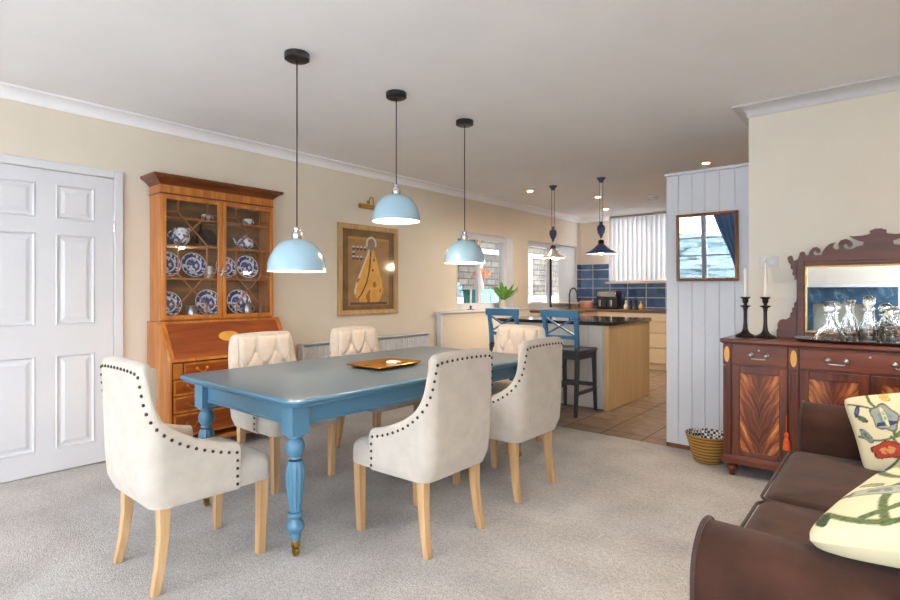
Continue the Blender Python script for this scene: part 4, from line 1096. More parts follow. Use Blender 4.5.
# ------------------------------------------------------------------ sideboard
SX0, SX1, SY, SZ = -.855, .65, 3.80, .892
sb = thing('sideboard', 'mahogany sideboard with flame figured doors against the cream wall', 'sideboard', (0,0,0))
MB().box((SX0+.01,SY+.012,.14),(SX1-.01,YW-.02,.86)).build('carcase', M['mahogz'], sb)
MB().loft([[Vector(p+(z,)) for p in ((SX0-.016+i,SY-.018+i),(SX1+.016-i,SY-.018+i),(SX1+.016-i,YW-.005),(SX0-.016+i,YW-.005))] for i, z in ((.012,.860),(.004,.868),(0,.872),(0,.888),(.004,SZ))]).build('top', M['mahog'], sb, smooth=25)
MB().loft([[Vector(p+(z,)) for p in ((SX0-.012+i,SY-.012+i),(SX1+.012-i,SY-.012+i),(SX1+.012-i,YW-.02),(SX0-.012+i,YW-.02))] for i, z in ((0,.088),(0,.118),(.008,.128),(.012,.14))]).build('plinth', M['mahog'], sb, smooth=25)
secs = [(-.806,-.494),(-.437,.232),(.289,.601)]
for a, b in ((-.855,-.810),(-.490,-.441),(.236,.285),(.605,.65)):
    pz = MB(); pz.box((a,SY-.004,.14),(b,SY+.014,.715)); 
    nfl = 3
    for k in range(nfl): 
        xm = a+(b-a)*(k+.8)/(nfl+.6); pz.box((xm-.004,SY-.007,.17),(xm+.004,SY-.004,.69))
    pz.build('pilaster', M['mahogz'], sb, bevel=.002)
    pk = MB(); pk.box((a,SY-.006,.720),(b,SY+.014,.858)); po = pk.build('frieze_block', M['mahogz'], sb, bevel=.002)
    ov = MB(); rg = []
    for y in (SY-.006, SY-.009): rg.append([Vector(((a+b)/2+(b-a)*.34*math.cos(2*math.pi*i/20), y, .79+.052*math.sin(2*math.pi*i/20))) for i in range(20)])
    ov.loft(rg); ov.build('inlay', M['inlay'], po, label='oval boxwood inlay')
def bar_handle(x, z, par, wd=.085):
    h_ = MB(); h_.tube([(x-wd/2,SY-.03,z-.002),(x-wd/2+.006,SY-.033,z-.022),(x+wd/2-.006,SY-.033,z-.022),(x+wd/2,SY-.03,z-.002)], .0042, 8)
    for s in (-1, 1): h_.lathe([(.014,0),(.014,.004),(.006,.007),(.006,.018),(.0135,.024),(.0145,.031),(.010,.038),(.002,.04)], 16, Matrix.Translation((x+s*wd/2, SY-.004, z)) @ Matrix.Rotation(R(90),4,'X'))
    h_.build('handle', M['pewter'], par, smooth=50, label='pewter bar handle')
for i, (a, b) in enumerate(secs):
    dr = MB().box((a+.003,SY-.004,.735),(b-.003,SY+.013,.852)).build('drawer', M['mahog'], sb, bevel=.003)
    for x in ([(a+b)/2] if i != 1 else [a+.185, b-.185]): bar_handle(x, .795, dr)
    MB().lathe([(.006,0),(.006,.003),(.002,.004)], 12, Matrix.Translation(((a+b)/2,SY-.004,.825)) @ Matrix.Rotation(R(90),4,'X')).build('escutcheon', M['pewter'], dr)
    doors = [(a,b)] if i != 1 else [(a,(a+b)/2-.004),((a+b)/2+.004,b)]
    for (c0, c1) in doors:
        z0, z1, q = .145, .722, .048
        fr = MB(); y0, y1 = SY-.004, SY+.012
        fr.box((c0+.003,y0,z0),(c0+q,y1,z1)); fr.box((c1-q,y0,z0),(c1-.003,y1,z1)); fr.box((c0+q,y0,z0),(c1-q,y1,z0+q*.6)); fr.box((c0+q,y0,z1-q),(c1-q,y1,z1))
        dd = fr.build('door', M['mahogz'], sb, bevel=.003)
        xm, zm = (c0+c1)/2, (z0+z1)/2-.01; pw, ph = (c1-c0)/2-q+.002, (z1-z0)/2-q*.8
        fp = MB().box((-pw,-.003,-ph),(pw,.003,ph)).build('flame_panel', M['flame'], dd, smooth=0, label='flame figured veneer panel'); fp.location = (xm, SY+.007, zm)
for x in (SX0+.045, SX1-.045):
    for y in (SY+.04, YW-.06):
        MB().lathe([(.012,0),(.016,.004),(.015,.018),(.020,.026),(.034,.044),(.036,.056),(.030,.068),(.022,.074),(.030,.080),(.030,.089)], 22, Matrix.Translation((x,y,0))).build('foot', M['mahogz'], sb, smooth=50)
# tassel on the left door key
q = onY(786.6, 416, SY-.02)
ts = thing('tassel', 'orange tassel hanging from the key of the left sideboard door', 'tassel', (q.x, SY-.024, q.z))
MB().tube([(0,.024,.0),(0,0,.0),(0,0,-.10)], .0025, 6).build('cord', M['orange'], ts)
MB().lathe([(.008,-.10),(.013,-.105),(.013,-.125),(.009,-.13),(.018,-.16),(.022,-.205),(.002,-.206)], 16, mod=lambda a, z: 1+.06*math.sin(a*8)).build('skirt', M['orange'], ts, smooth=50)
# candlesticks
def candlestick(label, x, y, hgt=.0, ch_=.215):
    c = thing('candlestick', label, 'candlestick', (x, y, SZ+.001), 0, 'dark candlesticks on the sideboard')
    MB().lathe([(.060,0),(.062,.006),(.056,.014),(.040,.020),(.024,.032),(.015,.052),(.011,.10),(.011,.17),(.015,.195),(.032,.205),(.033,.209),(.012,.213),(.010,.222),(.018,.234),(.018,.252),(.030,.262),(.032,.266),(.026,.268),(.01,.266)], 10, mod=None).build('stick', M['iron'], c, smooth=45)
    cd = MB().lathe([(.0105,.26),(.010,.26+ch_-.02),(.006,.26+ch_-.004),(.002,.26+ch_)], 14).build('candle', M['candle'], c, smooth=50, label='slim white candle')
    MB().tube([(0,0,.26+ch_),(.002,0,.26+ch_+.012)], .0012, 5).build('wick', M['cord'], cd)
candlestick('dark candlestick nearest the panelled partition, holding a white candle', -.765, 4.0, ch_=.205)
candlestick('dark candlestick between its twin and the carved mirror, holding a white candle', -.648, 4.0, ch_=.235)

# carved fretwork mirror
YM = 4.085; MC = -.083
mr = thing('fretwork_mirror', 'carved mahogany fretwork mirror standing on the sideboard', 'mirror', (0,0,0))
top = [(787.6,258),(789.5,256),(792,255.7),(794,261),(797.5,259.5),(799,257),(800,252.5),(803,251.6),(805,252.4),(805.4,255.4),(808.6,255.2),(810,251),(813,247.8),(816.8,247),(820,248.8),(820.6,251.4),(819.4,253),(817.2,253),(815.6,251.2),(813.8,251.4),(813,253.6),(815,255.6),(821.5,254.8),(823,251),(826,247),(830,243.8),(836.2,242.4),(833.6,244.6),(833,247.4),(834.8,249.4),(837.6,249.8),(839.2,248.4),(838.4,245),(838.8,242.6),(841,240.3),(845.8,239),(850.4,240.4),(853,243.6),(852.2,246.6),(849.8,247.6),(848.2,246.2),(846.8,244.2),(844.6,243.8),(843.2,245.6),(844.2,248),(847.2,249.6),(852,249),(856.4,246.8),(862.7,245.5),(863.6,243.5),(863.4,241.6),(858,240.6),(853,238.6),(849,236),(853,236.3),(858,236),(862,235.8),(865.6,235),(868.6,234.4),(870.3,233),(869.6,231.4),(870.6,230.4),(873,229.7),(875,228.6),(878.2,228.6)]
def mw(u, v): q_ = onY(u, v, YM); return (q_.x, q_.z)
tl_ = [mw(*p) for p in top]
MC = tl_[-1][0]
GX = mw(805, 300)[0]; GZ1 = 1.362; GZ0 = .935; OX = mw(797, 300)[0]
half = [(OX, 1.36)] + [mw(796.5, 279.5), mw(794.6, 280), mw(794.4, 276), mw(792.5, 274.5), mw(793.2, 270), mw(790.8, 268.5), mw(791, 265), mw(788.8, 262.5)] + tl_
half = [p for p in half]
inner = [(MC, GZ1), (GX, GZ1)]
crest = MB()
poly = half + [(MC, GZ1-.002), (OX, GZ1-.002)]
ears = poly[1:]
crest.prism(ears, lambda u, v, y: (u, y, v), YM-.008, YM+.010)
crest.prism([(2*MC-x, z) for x, z in ears], lambda u, v, y: (u, y, v), YM-.008, YM+.010)
crest.build('crest', M['fret'], mr, smooth=0, label='pierced scrolled crest with spread-wing finial')
fr = MB(); RX = 2*MC-OX; RGX = 2*MC-GX
fr.box((OX,YM-.018,SZ+.002),(GX,YM+.014,GZ1+.028)); fr.box((RGX,YM-.018,SZ+.002),(RX,YM+.014,GZ1+.028)); fr.box((GX,YM-.018,GZ1),(RGX,YM+.014,GZ1+.028)); fr.box((GX,YM-.018,SZ+.002),(RGX,YM+.014,GZ0))
fr.build('frame', M['fret'], mr, bevel=.004)
gs = MB(); q = .012
gs.box((GX,YM-.022,GZ0),(GX+q,YM-.004,GZ1)); gs.box((RGX-q,YM-.022,GZ0),(RGX,YM-.004,GZ1)); gs.box((GX+q,YM-.022,GZ1-q),(RGX-q,YM-.004,GZ1)); gs.box((GX+q,YM-.022,GZ0),(RGX-q,YM-.004,GZ0+q))
gs.build('gilt_slip', M['gilt'], mr, bevel=.003, label='gilt inner border')
MB().box((GX+.004,YM-.010,GZ0+.004),(RGX-.004,YM-.006,GZ1-.004)).build('mirror_glass', M['mirror'], mr, smooth=0)
sbk = [(797,298),(796,302),(794.3,303),(794.3,307),(792.4,308),(792.4,312),(790.4,313),(790.4,316.5),(788.6,318),(786,319.5),(782.5,319),(779.5,320.5),(777.6,324),(778,328),(776.8,330),(776.8,337.5),(797,337.8)]
P1 = [mw(*p) for p in sbk]; zmn = SZ+.002; P1 = [(x, max(z, zmn)) for x, z in P1]
for PP in (P1, [(2*MC-x, z) for x, z in P1]): MB().prism(PP, lambda u, v, y: (u, y, v), YM-.008, YM+.010).build('side_bracket', M['fret'], mr, smooth=0)

# tray with decanters
TZ = SZ+.001
ty = thing('drinks_tray', 'long dark tray with beaded rim carrying the decanters', 'tray', (-.10, 3.935, TZ))
def oval(a, b, z, n=56):
    return [Vector((a*math.copysign(abs(math.cos(2*math.pi*i/n))**.6, math.cos(2*math.pi*i/n)), b*math.copysign(abs(math.sin(2*math.pi*i/n))**.6, math.sin(2*math.pi*i/n)), z)) for i in range(n)]
MB().loft([oval(.335,.105,0), oval(.36,.125,.006), oval(.375,.135,.018), oval(.368,.130,.018), oval(.352,.120,.008), oval(.33,.10,.005)]).build('tray_body', M['pewter'], ty, smooth=40)
bd = MB(); ov_ = oval(.374,.134,.019,110)
for p_ in ov_: bd.ball(p_, .005, 6, 4)
bd.build('beaded_rim', M['pewter'], ty, smooth=60)
TZ2 = TZ+.006
def decanter(label, u, y, prof, stop, fl=0, fn=10, amber=None, name='decanter'):
    x = onY(u, 300, y).x
    d = thing(name, label, 'decanter', (x, y, TZ2), 0, 'crystal decanters on the drinks tray')
    md = (lambda a, z: 1+fl*math.cos(fn*a)) if fl else None
    inn = [(max(r_-.007, .006), max(z, .012)) for r_, z in reversed(prof)]
    inn = [p for k_, p in enumerate(inn) if p[1] > .0121 or k_ == 0] + [(max(prof[0][0]-.008,.01), .012)]
    MB().lathe(prof + inn, 40, mod=md).build('bottle', M['crystal'], d, smooth=35)
    if amber: MB().lathe([(r_*.86, max(z, .008)) for r_, z in prof if z <= amber] , 32, mod=md).build('spirit', M['amber'], d, smooth=35, label='amber spirit')
    if stop: MB().lathe(stop, 24).build('stopper', M['crystal'], d, smooth=40)
decanter('wide-based ship decanter with ball stopper at the left end of the tray', 829.5, 3.90, [(.080,0),(.088,.006),(.088,.016),(.078,.035),(.055,.065),(.028,.095),(.020,.12),(.019,.15),(.030,.156),(.030,.160),(.014,.162)], [(.012,.155),(.013,.168),(.022,.174),(.032,.188),(.034,.203),(.030,.218),(.018,.231),(.003,.236)], .02, 16)
decanter('tall fluted decanter with trumpet mouth behind the ship decanter', 849, 4.01, [(.04,0),(.046,.006),(.05,.04),(.046,.075),(.036,.115),(.020,.15),(.016,.18),(.020,.215),(.030,.245),(.028,.246),(.018,.215)], None, .04, 10)
decanter('slim decanter with narrow neck and pointed stopper near the tray centre', 868.5, 3.95, [(.042,0),(.050,.005),(.052,.05),(.048,.085),(.034,.115),(.024,.14),(.022,.18),(.034,.19),(.034,.195),(.016,.197)], [(.014,.19),(.015,.204),(.024,.215),(.029,.235),(.024,.258),(.012,.27),(.003,.275)], .025, 12)
decanter('square-shouldered decanter with amber spirit and mushroom stopper', 893, 3.88, [(.060,0),(.070,.005),(.070,.085),(.066,.102),(.040,.115),(.028,.122),(.026,.142),(.036,.148),(.036,.152),(.016,.154)], [(.014,.148),(.016,.16),(.036,.168),(.044,.182),(.040,.198),(.022,.208),(.003,.210)], .03, 8, .035)
decanter('short decanter with round stopper behind the amber one', 886, 4.015, [(.04,0),(.048,.005),(.048,.09),(.042,.11),(.026,.125),(.024,.15),(.034,.156),(.034,.16),(.014,.162)], [(.013,.155),(.014,.17),(.028,.18),(.036,.197),(.03,.216),(.012,.228),(.003,.23)], .03, 10)
for k, (x, lab) in enumerate(((.115,'bulbous cut decanter right of the amber one on the tray'),(.235,'last decanter at the far right end of the tray'))):
    decanter(lab, 900, 3.95, [(.048,0),(.056,.006),(.056,.06),(.046,.10),(.025,.125),(.022,.17),(.032,.178),(.03,.18)], [(.012,.17),(.014,.19),(.03,.205),(.03,.225),(.01,.245)], .03, 10)
    for q in [o for o in bpy.data.objects if o.get('label') == lab]: q.location.x = x

# woven bowl
bw = thing('woven_bowl', 'woven straw bowl on the carpet between the partition and the sideboard', 'bowl', (-1.005, 4.03, 0))
MB().lathe([(.001,.001),(.085,.001),(.092,.006),(.112,.07),(.135,.15),(.146,.185),(.148,.192),(.145,.196),(.144,.194)], 40, cap=False).build('body', M['basket'], bw, smooth=50)
MB().lathe([(.144,.194),(.136,.178),(.12,.12),(.108,.08),(.08,.05),(.001,.048)], 40, cap=False).build('lining', M['basketin'], bw, smooth=50, label='blue and white chequered inside')
# ------------------------------------------------------------------ sofa
sf = thing('sofa', 'brown velvet two-seater sofa with piped arms', 'sofa', (0,0,0))
FX, BXs = -.34, .72
A0, A1, A2, A3 = 1.215, 1.415, 2.925, 3.125
def rbox(mb, x0, x1, y0, y1, z0, z1, r, crown=0, n=5, m_=5):
    """soft block with rounded top edges"""
    w_, d_ = x1-x0, y1-y0; cx, cy = (x0+x1)/2, (y0+y1)/2
    rings = [rrect(w_-.02, d_-.02, r, z0, cx, cy, n), rrect(w_, d_, r, z0+.012, cx, cy, n)]
    for i in range(m_+1):
        a = math.pi/2*i/m_; ins = r*(1-math.cos(a)); rings.append(rrect(w_-2*ins, d_-2*ins, max(r-ins*.6, .01), z1-crown-r+r*math.sin(a), cx, cy, n))
    if crown:
        for k in (.35, .6, .8, .95):
            f_ = 1-k; rings.append(rrect((w_-2*r)*f_, (d_-2*r)*f_, .02*f_+.002, z1-crown+crown*(1-(1-k)**2), cx, cy, n))
    mb.loft(rings)
rb = MB(); rbox(rb, FX+.02, BXs, A1-.01, A2+.01, .06, .30, .02); rb.build('seat_base', M['velvet'], sf, smooth=60)
for y0, y1 in ((A1+.004, 2.163), (2.168, A2-.004)):
    cu = MB(); rbox(cu, FX-.03, .46, y0, y1, .30, .49, .045, .022, 6, 6)
    co = cu.build('seat_cushion', M['velvet'], sf, smooth=60)
    for zz, ins in ((.452, .006),(.318, .004)):
        pi_ = MB(); pi_.tube(rrect(.49-FX+.0-2*ins+.012, y1-y0-2*ins+.010, .05, zz, (FX-.03+.46)/2, (y0+y1)/2, 6), .006, 6, loop=True); pi_.build('piping', M['velvetd'], co, smooth=60)
def arm(y0, y1):
    a = MB(); rings = []
    wv = y1-y0; ym_ = (y0+y1)/2; ra = wv/2
    sec = [(y0+.012,.06)] + [(y0+.004, .30), (y0, .50)] + [(ym_-ra*math.cos(t), .575+.095*math.sin(t)) for t in [math.pi*i/12 for i in range(13)]] + [(y1,.50),(y1-.004,.30),(y1-.012,.06)]
    cz = .36
    for x, k in ((FX+.012,.93),(FX+.002,.97),(FX,1),(FX+.01,1.0),(FX+.2,1.0),(BXs-.1,1.0),(BXs,1.0)):
        rings.append([Vector((x + (.03*(z_/.67) if x < 0 else 0)*0, ym_+(y_-ym_)*k, cz+(z_-cz)*(k if z_ > cz else 1))) for y_, z_ in sec])
    a.loft(rings); ar = a.build('arm', M['velvet'], sf, smooth=60)
    pp_ = MB(); pp_.tube([(FX+.006, y_+(.002 if y_ > ym_ else -.002), z_+.001) for y_, z_ in sec], .006, 6); pp_.build('piping', M['velvetd'], ar, smooth=60)
arm(A0, A1); arm(A2, A3)
bk = MB(); rbox(bk, .54, .78, A0, A3, .06, .80, .07); bk.build('back', M['velvet'], sf, smooth=60)
for y0, y1 in ((A1+.01, 2.16), (2.17, A2-.01)):
    cu = MB(); rbox(cu, .40, .56, y0, y1, .48, .84, .06); cu.build('back_cushion', M['velvet'], sf, smooth=60)
for x in (FX+.06, BXs-.06):
    for y in (A0+.06, A3-.06): MB().lathe([(.018,0),(.026,.05),(.028,.07)], 14, Matrix.Translation((x,y,0))).build('foot', M['mahogz'], sf, smooth=40)

# scatter cushions with a crewel flower pattern
def cushion(label, size, sy, th, seed):
    N = 130
    o = MB()
    def f(u, v, s):
        x, y = 2*u-1, 2*v-1
        bx = x*(1-.035*(1-abs(y)**2)*abs(x)**3*1.0); by = y*(1-.035*(1-abs(x)**2)*abs(y)**3)
        rc = 1-.055*(abs(x)*abs(y))**6; bx *= rc; by *= rc
        e = max(0, (1-x*x))**.5*max(0, (1-y*y))**.5
        z = s*th*(e**.62)*(1+.05*mnoise.noise((x*2.2, y*2.2, seed+s)))
        return (bx*size/2, by*sy/2, z)
    o.grid(N, N, lambda u, v: f(u, v, 1)); nfront = len(o.v); o.grid(40, 40, lambda u, v: f(u, v, -1))
    ob = o.build('cushion', vcol('crewel_cloth', .9, bump=.15), smooth=70)
    tag(ob, label, 'cushion', 'cream flowered cushions on the sofa')
    rnd = random.Random(seed)
    stems = []; G1, G2, G3 = (96,108,70), (70,92,52), (132,146,84)
    def wav(x0, y0, x1, y1, bend, n=14):
        pts = []
        for i in range(n+1):
            t_ = i/n; px, py = x0+(x1-x0)*t_, y0+(y1-y0)*t_; dx, dy = -(y1-y0), x1-x0
            b_ = bend*math.sin(math.pi*t_); pts.append((px+dx*b_, py+dy*b_))
        return pts
    if seed == 3:
        main = [wav(-.95,-.10,-.45,-.22,-.2), wav(-.45,-.22,.1,-.05,.25), wav(-.45,-.22,-.95,.75,-.2), wav(-.45,-.22,-.05,.9,-.35), wav(-.50,-.20,-.70,-.95,.2), wav(.1,-.05,.5,.7,-.3), wav(-.35,-.3,.1,-.95,.25), wav(.1,-.05,.9,-.5,.2), wav(-.52,.45,-.62,1,.1)]
    else:
        main = [wav(-.92,-.66,-.35,-.86,-.1), wav(-.35,-.86,.75,-.6,.1), wav(-.35,-.86,-.15,.25,.2), wav(-.15,.25,-.75,.35,.3), wav(-.15,.25,.4,.9,-.25), wav(-.75,.35,-.9,.95,.1), wav(.0,-.62,.25,.1,-.25), wav(.75,-.5,.95,.6,-.2), wav(-.15,.25,.5,.05,.2), wav(-.55,-.80,-.32,-.02,-.2), wav(-.95,-.3,-.4,.1,-.25), wav(.2,-.6,.4,-.98,.2)]
    segs = [(a, b) for pl_ in main for a, b in zip(pl_, pl_[1:])]
    #           cx,  cy, rx, ry, ang, colours (outer, inner), kind
    GB, NV, RD, OR, LG = (146,154,146), (52,62,104), (168,60,44), (206,142,84), (150,164,92)
    if seed == 3:
        fl = [(-.50,.28,.19,.36,.05,GB,(120,134,140)),(-.50,.12,.15,.06,.1,NV,NV),(-.50,.30,.035,.30,.05,(210,208,170),(140,150,120)),
              (-.60,-.50,.24,.20,.25,RD,OR),(-.12,-.30,.13,.14,0,(176,184,124),(214,208,150)),(-.30,-.28,.10,.10,0,LG,(206,204,150)),(-.86,.52,.04,.16,-.3,NV,(90,100,130)),(-.82,.30,.05,.12,.5,(70,92,70),(90,110,84)),
              (-.22,-.78,.07,.26,.7,LG,(186,190,120)),(-.84,-.12,.06,.20,.3,(126,134,130),(92,104,104)),(.02,.62,.10,.20,-.3,(78,96,74),(60,80,66)),(.0,.18,.10,.14,.2,(214,178,100),(230,202,140)),(.30,-.35,.22,.26,-.2,RD,(200,92,66)),
              (-.40,.85,.07,.16,.2,(206,176,92),(180,150,80)),(.55,.3,.2,.3,.2,GB,(104,118,130)),(.75,-.5,.16,.2,0,OR,RD),(-.05,-.05,.07,.09,.8,LG,(206,204,150))]
    else:
        fl = [(-.88,-.80,.07,.12,.4,(56,78,52),(56,78,52)),(-.55,-.25,.30,.11,.15,(160,162,150),(120,126,120)),(-.30,-.30,.10,.05,-.3,(70,74,66),(70,74,66)),(-.72,-.05,.06,.14,1.2,(130,140,110),(150,158,120)),
              (-.28,.16,.24,.20,.3,RD,(224,174,110)),(-.22,-.42,.12,.09,.3,(196,196,96),(214,208,130)),(-.55,.72,.2,.18,.3,OR,RD),(-.10,-.25,.09,.15,-.5,(196,196,96),(214,208,130)),(.35,.32,.24,.26,-.3,RD,(206,96,66)),(.35,.32,.09,.14,-.3,(224,184,104),(224,184,104)),(.10,-.88,.16,.07,.2,LG,(186,190,120)),
              (.55,-.22,.15,.22,.3,GB,(104,118,130)),(.05,.62,.07,.18,.4,(86,108,66),(110,132,84)),(-.85,.62,.06,.14,.2,NV,(100,110,140)),(.72,.72,.16,.16,0,OR,RD),(.82,-.1,.06,.16,.2,(68,92,60),(84,110,70)),(-.05,.02,.08,.06,.6,(214,184,104),(226,204,140))]
    def col(i):
        if i < nfront: u, v = (i % (N+1))/N, (i//(N+1))/N
        else: j = i-nfront; u, v = (j % 41)/40, (j//41)/40
        x, y = 2*u-1, 2*v-1
        base = (210,201,168)
        c = base
        dm = 9
        for (ax, ay), (bx, by) in segs:
            dx, dy = bx-ax, by-ay; t_ = max(0, min(1, ((x-ax)*dx+(y-ay)*dy)/(dx*dx+dy*dy+1e-9))); dd = math.hypot(x-ax-dx*t_, y-ay-dy*t_); dm = min(dm, dd)
        if dm < (.020 if seed == 3 else .034): c = G1 if mnoise.noise((x*30, y*30, 0)) > -.1 else G2
        elif dm < (.027 if seed == 3 else .042): c = (170,172,140)
        for cx, cy, rx, ry, an, oc, ic in fl:
            ca_, sa = math.cos(an), math.sin(an); px, py = ((x-cx)*ca_+(y-cy)*sa)/rx, (-(x-cx)*sa+(y-cy)*ca_)/ry
            a_ = math.atan2(py, px); rr = math.hypot(px, py)/(1+.10*math.cos(5*a_) if rx > .1 else 1)
            if rr < 1: c = tuple(q*.62 for q in oc) if rr > .87 else (oc if rr > .45 or (mnoise.noise((x*14, y*14, 3)) > .25) else ic)
        return c
    colour_verts(ob, col)
    return ob
def aim(ob, centre, xaxis, normal):
    n_ = Vector(normal).normalized(); x_ = Vector(xaxis); x_ = (x_-n_*x_.dot(n_)).normalized(); y_ = n_.cross(x_)
    m = Matrix((x_, y_, n_)).transposed().to_4x4(); m.translation = Vector(centre); ob.matrix_world = m
c1 = cushion('cream flowered cushion leaning against the far arm of the sofa', .47, .33, .075, 3)
aim(c1, (.092, 2.835, .640), (.95,-.06,.33), (.06,-.87,.49))
c2 = cushion('cream flowered cushion resting on the near arm of the sofa', .46, .46, .065, 11)
aim(c2, (.130, 1.442, .768), (.92,-.30,.25), (-.267,-.024,.954))

# ------------------------------------------------------------------ beyond the left wall: conservatory
struct(MB().box((-30,-30,-.30),(30,40,-.10)).build('ground', M['bounce_ground'], smooth=0))
struct(MB().box((-7.6,3.0,-.10),(XL-.25,15,-.02)).build('floor_conservatory', M['greystone'], smooth=0))
struct(MB().box((-9.0,4.0,-.10),(-8.7,24,4.6)).build('wall_stone', M['stone'], smooth=0))
struct(MB().box((-9.2,3.0,2.75),(XL-.25,22,2.85)).build('ceiling_light_block', M['ceil'], smooth=0))  # solid roof added to darken what shows through the dining windows
struct(MB().box((-8.7,4.0,-.1),(XL-.25,4.2,2.75)).build('wall_light_block', M['whitem'], smooth=0))  # unseen end wall added to block daylight under the roof
struct(MB().box((-8.7,20.8,-.1),(XL-.25,21,1.5)).build('wall_light_block', M['whitem'], smooth=0))  # low wall added at the far end to cut the daylight further
cf = thing('conservatory_frame', 'white conservatory framing seen through the dining window', 'conservatory frame', (0,0,0))
q = MB(); q.box((-7.2,5,-.02),(-7.08,15,1.02)); q.build('dwarf_wall', M['whitem'], cf)
q = MB(); q.box((-7.24,5,1.02),(-7.0,15,1.07)); q.box((-7.2,5,2.05),(-7.1,15,2.15)); q.build('sill_rail', M['white'], cf)
for y in (6.4, 7.9, 9.45, 11.6, 13.4): MB().box((-7.2,y,1.07),(-7.1,y+.14,2.05)).build('post', M['white'], cf)
cab = thing('teal_cabinet', 'teal cabinet standing in the conservatory behind the dining window', 'cabinet', (-6.3, 8.5, -.02))
MB().box((-.2,-.35,.08),(.2,.35,1.22)).build('body', M['teal'], cab, bevel=.005); MB().box((-.23,-.38,1.22),(.23,.38,1.25)).build('top', M['teal'], cab, bevel=.004)
for y in (-.173, .173): MB().box((.2,y-.165,.12),(.215,y+.165,1.19)).build('door', M['teal'], cab, bevel=.004)
for sx in (-.17,.17):
    for sy in (-.32,.32): MB().box((sx-.02,sy-.02,0),(sx+.02,sy+.02,.08)).build('foot', M['teal'], cab)
vs_ = thing('flower_vase', 'dried orange flowers in a vase on the teal cabinet', 'vase', (-6.25, 8.4, 1.231))
MB().lathe([(.04,0),(.06,.05),(.055,.11),(.03,.15),(.035,.17),(.028,.17)], 20).build('vase', M['pot'], vs_, smooth=50)
for i in range(6):
    a = i*1.05; ex, ey, ez = .13*math.cos(a)*(.5+.5*(i % 2)), .15*math.sin(a), .26+.05*(i % 3)
    s_ = MB().tube([(0,0,.12),(ex*.5,ey*.5,.20),(ex,ey,ez)], .004, 5).build('stem', M['twig'], vs_)
    b_ = MB()
    for k in range(14):
        b_.ball((ex+random.uniform(-.05,.05), ey+random.uniform(-.05,.05), ez+random.uniform(-.03,.05)), .022, 6, 4)
    b_.build('bloom', M['flower'], vs_, smooth=60)
wt = thing('wicker_table', 'dark wicker table in the conservatory behind the glazed door', 'table', (-5.5, 9.6, -.02))
MB().loft([rrect(.8,1.7,.05,.84), rrect(.8,1.7,.05,.88)]).build('top', M['wicker'], wt)
for sx in (-.34,.34):
    for sy in (-.78,.78): MB().box((sx-.03,sy-.03,0),(sx+.03,sy+.03,.84)).build('leg', M['wicker'], wt)
q = tag(MB().lathe([(.05,0),(.11,.03),(.15,.09),(.155,.12),(.145,.12),(.09,.03),(.002,.02)], 26).build('wooden_bowl', M['wicker'], smooth=50), 'dark round bowl on the wicker table behind the glazed door', 'bowl'); q.location = (-5.45, 9.2, .861)
wc = thing('wicker_chair', 'black armchair in the conservatory behind the glazed door', 'chair', (-5.0, 7.75, -.02), R(30))
MB().box((-.25,-.25,.40),(.25,.25,.46)).build('seat', M['wicker'], wc, bevel=.01); MB().box((-.25,-.27,.46),(.25,-.22,.95)).build('backrest', M['wicker'], wc, bevel=.01)
for sx in (-.25,.25):
    MB().tube([(sx,-.24,.68),(sx,.1,.70),(sx,.24,.64),(sx,.25,.46)], .02, 8).build('arm', M['wicker'], wc, smooth=50)
    for sy in (-.22,.22): MB().box((sx-.02,sy-.02,0),(sx+.02,sy+.02,.40)).build('leg', M['wicker'], wc)
# greenery beyond the stone wall and outside the rear window
def bush(name, label, loc, rx, ry, rz_, seed, mat='hedge'):
    rnd = random.Random(seed); b = MB()
    rings = []
    def f(u, v):
        a, e = 2*math.pi*u, math.pi*(v-.5); d_ = Vector((math.cos(a)*math.cos(e), math.sin(a)*math.cos(e), math.sin(e)))
        k = 1+.22*mnoise.noise(d_*3+Vector((seed,0,0)))+.16*mnoise.noise(d_*9+Vector((0,seed,0)))
        return (d_.x*rx*k, d_.y*ry*k, rz_+d_.z*rz_*k)
    b.grid(64, 32, f); ob = b.build(name, M[mat], smooth=0, fix=False); ob.location = loc
    return tag(ob, label, 'shrub')
bush('garden_shrub', 'green shrub above the stone wall seen through the dining window', (-7.9, 9.0, -.1), .35, 1.0, .8, 2)
bush('garden_shrub', 'hedge outside the rear window, reflected in the picture glass', (-3.0, -14, -.1), 4.2, 1.2, .78, 5)
bush('garden_shrub', 'rounded garden tree outside the rear window, behind the hedge', (-8.5, -19.0, -.1), 4, 2, 1.25, 9)

# ------------------------------------------------------------------ rear of the room, seen only in the mirror and picture glass
fp = thing('fireplace', 'blue painted fireplace with white mantel, reflected in the carved mirror', 'fireplace', (-.63, YB, 0))
MB().box((-.68,0,0),(-.36,.12,1.26)).box((.36,0,0),(.68,.12,1.26)).box((-.36,0,1.0),(.36,.12,1.26)).build('surround', M['hearthblue'], fp, smooth=0)
MB().box((-.36,0,0),(.36,.03,1.0)).build('fire_back', M['greystone'], fp, smooth=0)
MB().box((-.74,0,1.26),(.74,.2,1.31)).build('mantel_shelf', M['white'], fp, bevel=.005)
cu = thing('curtain', 'blue curtain tied back at the rear window, reflected in the picture glass', 'curtain', (0, YB+.10, 0))
cm = MB()
def cf_(u, v):
    z = .7+1.5*v
    l = smooth_tab([(.7,-2.16),(1.1,-2.15),(1.25,-2.18),(1.5,-2.26),(1.8,-2.38),(2.2,-2.52)], z); r_ = smooth_tab([(.7,-1.96),(1.1,-2.02),(1.25,-2.03),(1.5,-1.98),(2.2,-1.97)], z)
    return (l+(r_-l)*u, .02*math.sin(u*34)+.03, z)
cm.grid(60, 24, cf_); cm.build('drape', M['curtain'], cu, smooth=60, fix=False); MB().tube([(-2.62,.04,2.22),(-1.9,.04,2.22)], .012, 8).build('pole', M['brass'], cu)

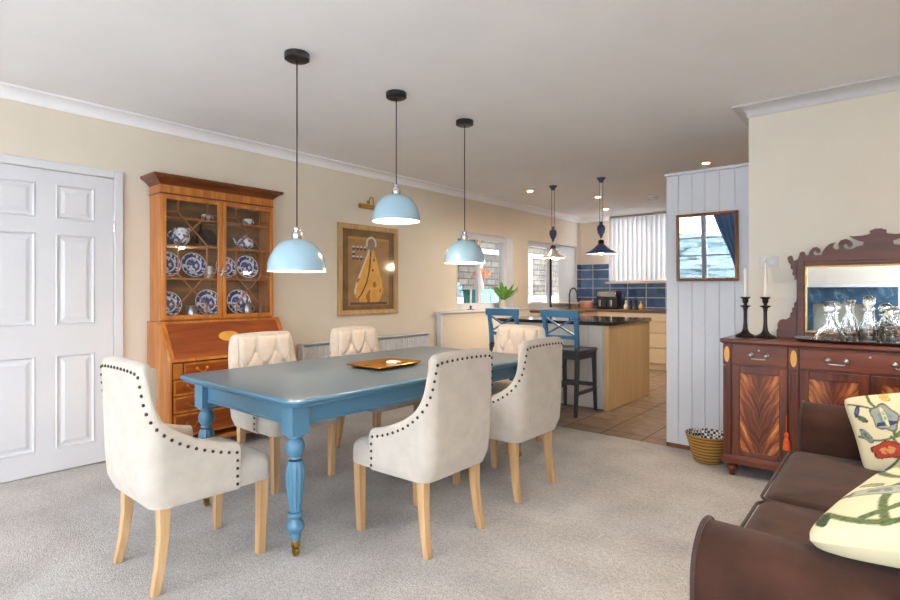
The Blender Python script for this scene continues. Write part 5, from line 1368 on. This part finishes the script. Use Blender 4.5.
# ------------------------------------------------------------------ light
wd_ = bpy.data.worlds.new('World'); sc.world = wd_; wd_.use_nodes = True
nt = wd_.node_tree; bg = nt.nodes['Background']
bg.inputs['Color'].default_value = (.84, .92, 1, 1); bg.inputs['Strength'].default_value = 9
def portal(name, loc, rot, sx, sy):
    l = bpy.data.lights.new(name, 'AREA'); l.shape = 'RECTANGLE'; l.size = sx; l.size_y = sy; l.cycles.is_portal = True
    o = bpy.data.objects.new(name, l); COL.objects.link(o); o.location = loc; o.rotation_euler = rot
def mid(a, b): return (a+b)/2
portal('sky_portal', (mid(*W4[:2]), YB-.22, mid(*W4[2:])), (R(90),0,0), W4[1]-W4[0], W4[3]-W4[2])
portal('sky_portal', (mid(*W5[:2]), YB-.22, mid(*W5[2:])), (R(90),0,0), W5[1]-W5[0], W5[3]-W5[2])
portal('sky_portal', (mid(*W7[:2]), YB-.22, mid(*W7[2:])), (R(90),0,0), W7[1]-W7[0], W7[3]-W7[2])
portal('sky_portal', (XR+.17, mid(*W6[:2]), mid(*W6[2:])), (R(90),0,R(90)), W6[1]-W6[0], W6[3]-W6[2])
portal('sky_portal', (mid(*W3[:2]), YF+.2, mid(*W3[2:])), (R(-90),0,0), W3[1]-W3[0], W3[3]-W3[2])

# ------------------------------------------------------------------ camera and view
cam = bpy.data.cameras.new('camera'); cam.sensor_width = 36; cam.lens = FPX/900*36; cam.shift_y = -(300-HZ)/900; cam.clip_start = .05
co = bpy.data.objects.new('camera', cam); COL.objects.link(co); co.location = (0,0,CH); co.rotation_euler = (R(90),0,YAW); sc.camera = co
vs = sc.view_settings; sc.display_settings.display_device = 'sRGB'
vs.view_transform = 'Standard'; vs.look = 'None'; vs.gamma = 1; vs.use_curve_mapping = False; vs.exposure = 1.27
cy = sc.cycles
cy.use_denoising = True; cy.max_bounces = 12; cy.diffuse_bounces = 6; cy.glossy_bounces = 5; cy.transmission_bounces = 10; cy.transparent_max_bounces = 12
cy.caustics_reflective = False; cy.caustics_refractive = False; cy.sample_clamp_indirect = 8; cy.blur_glossy = .5
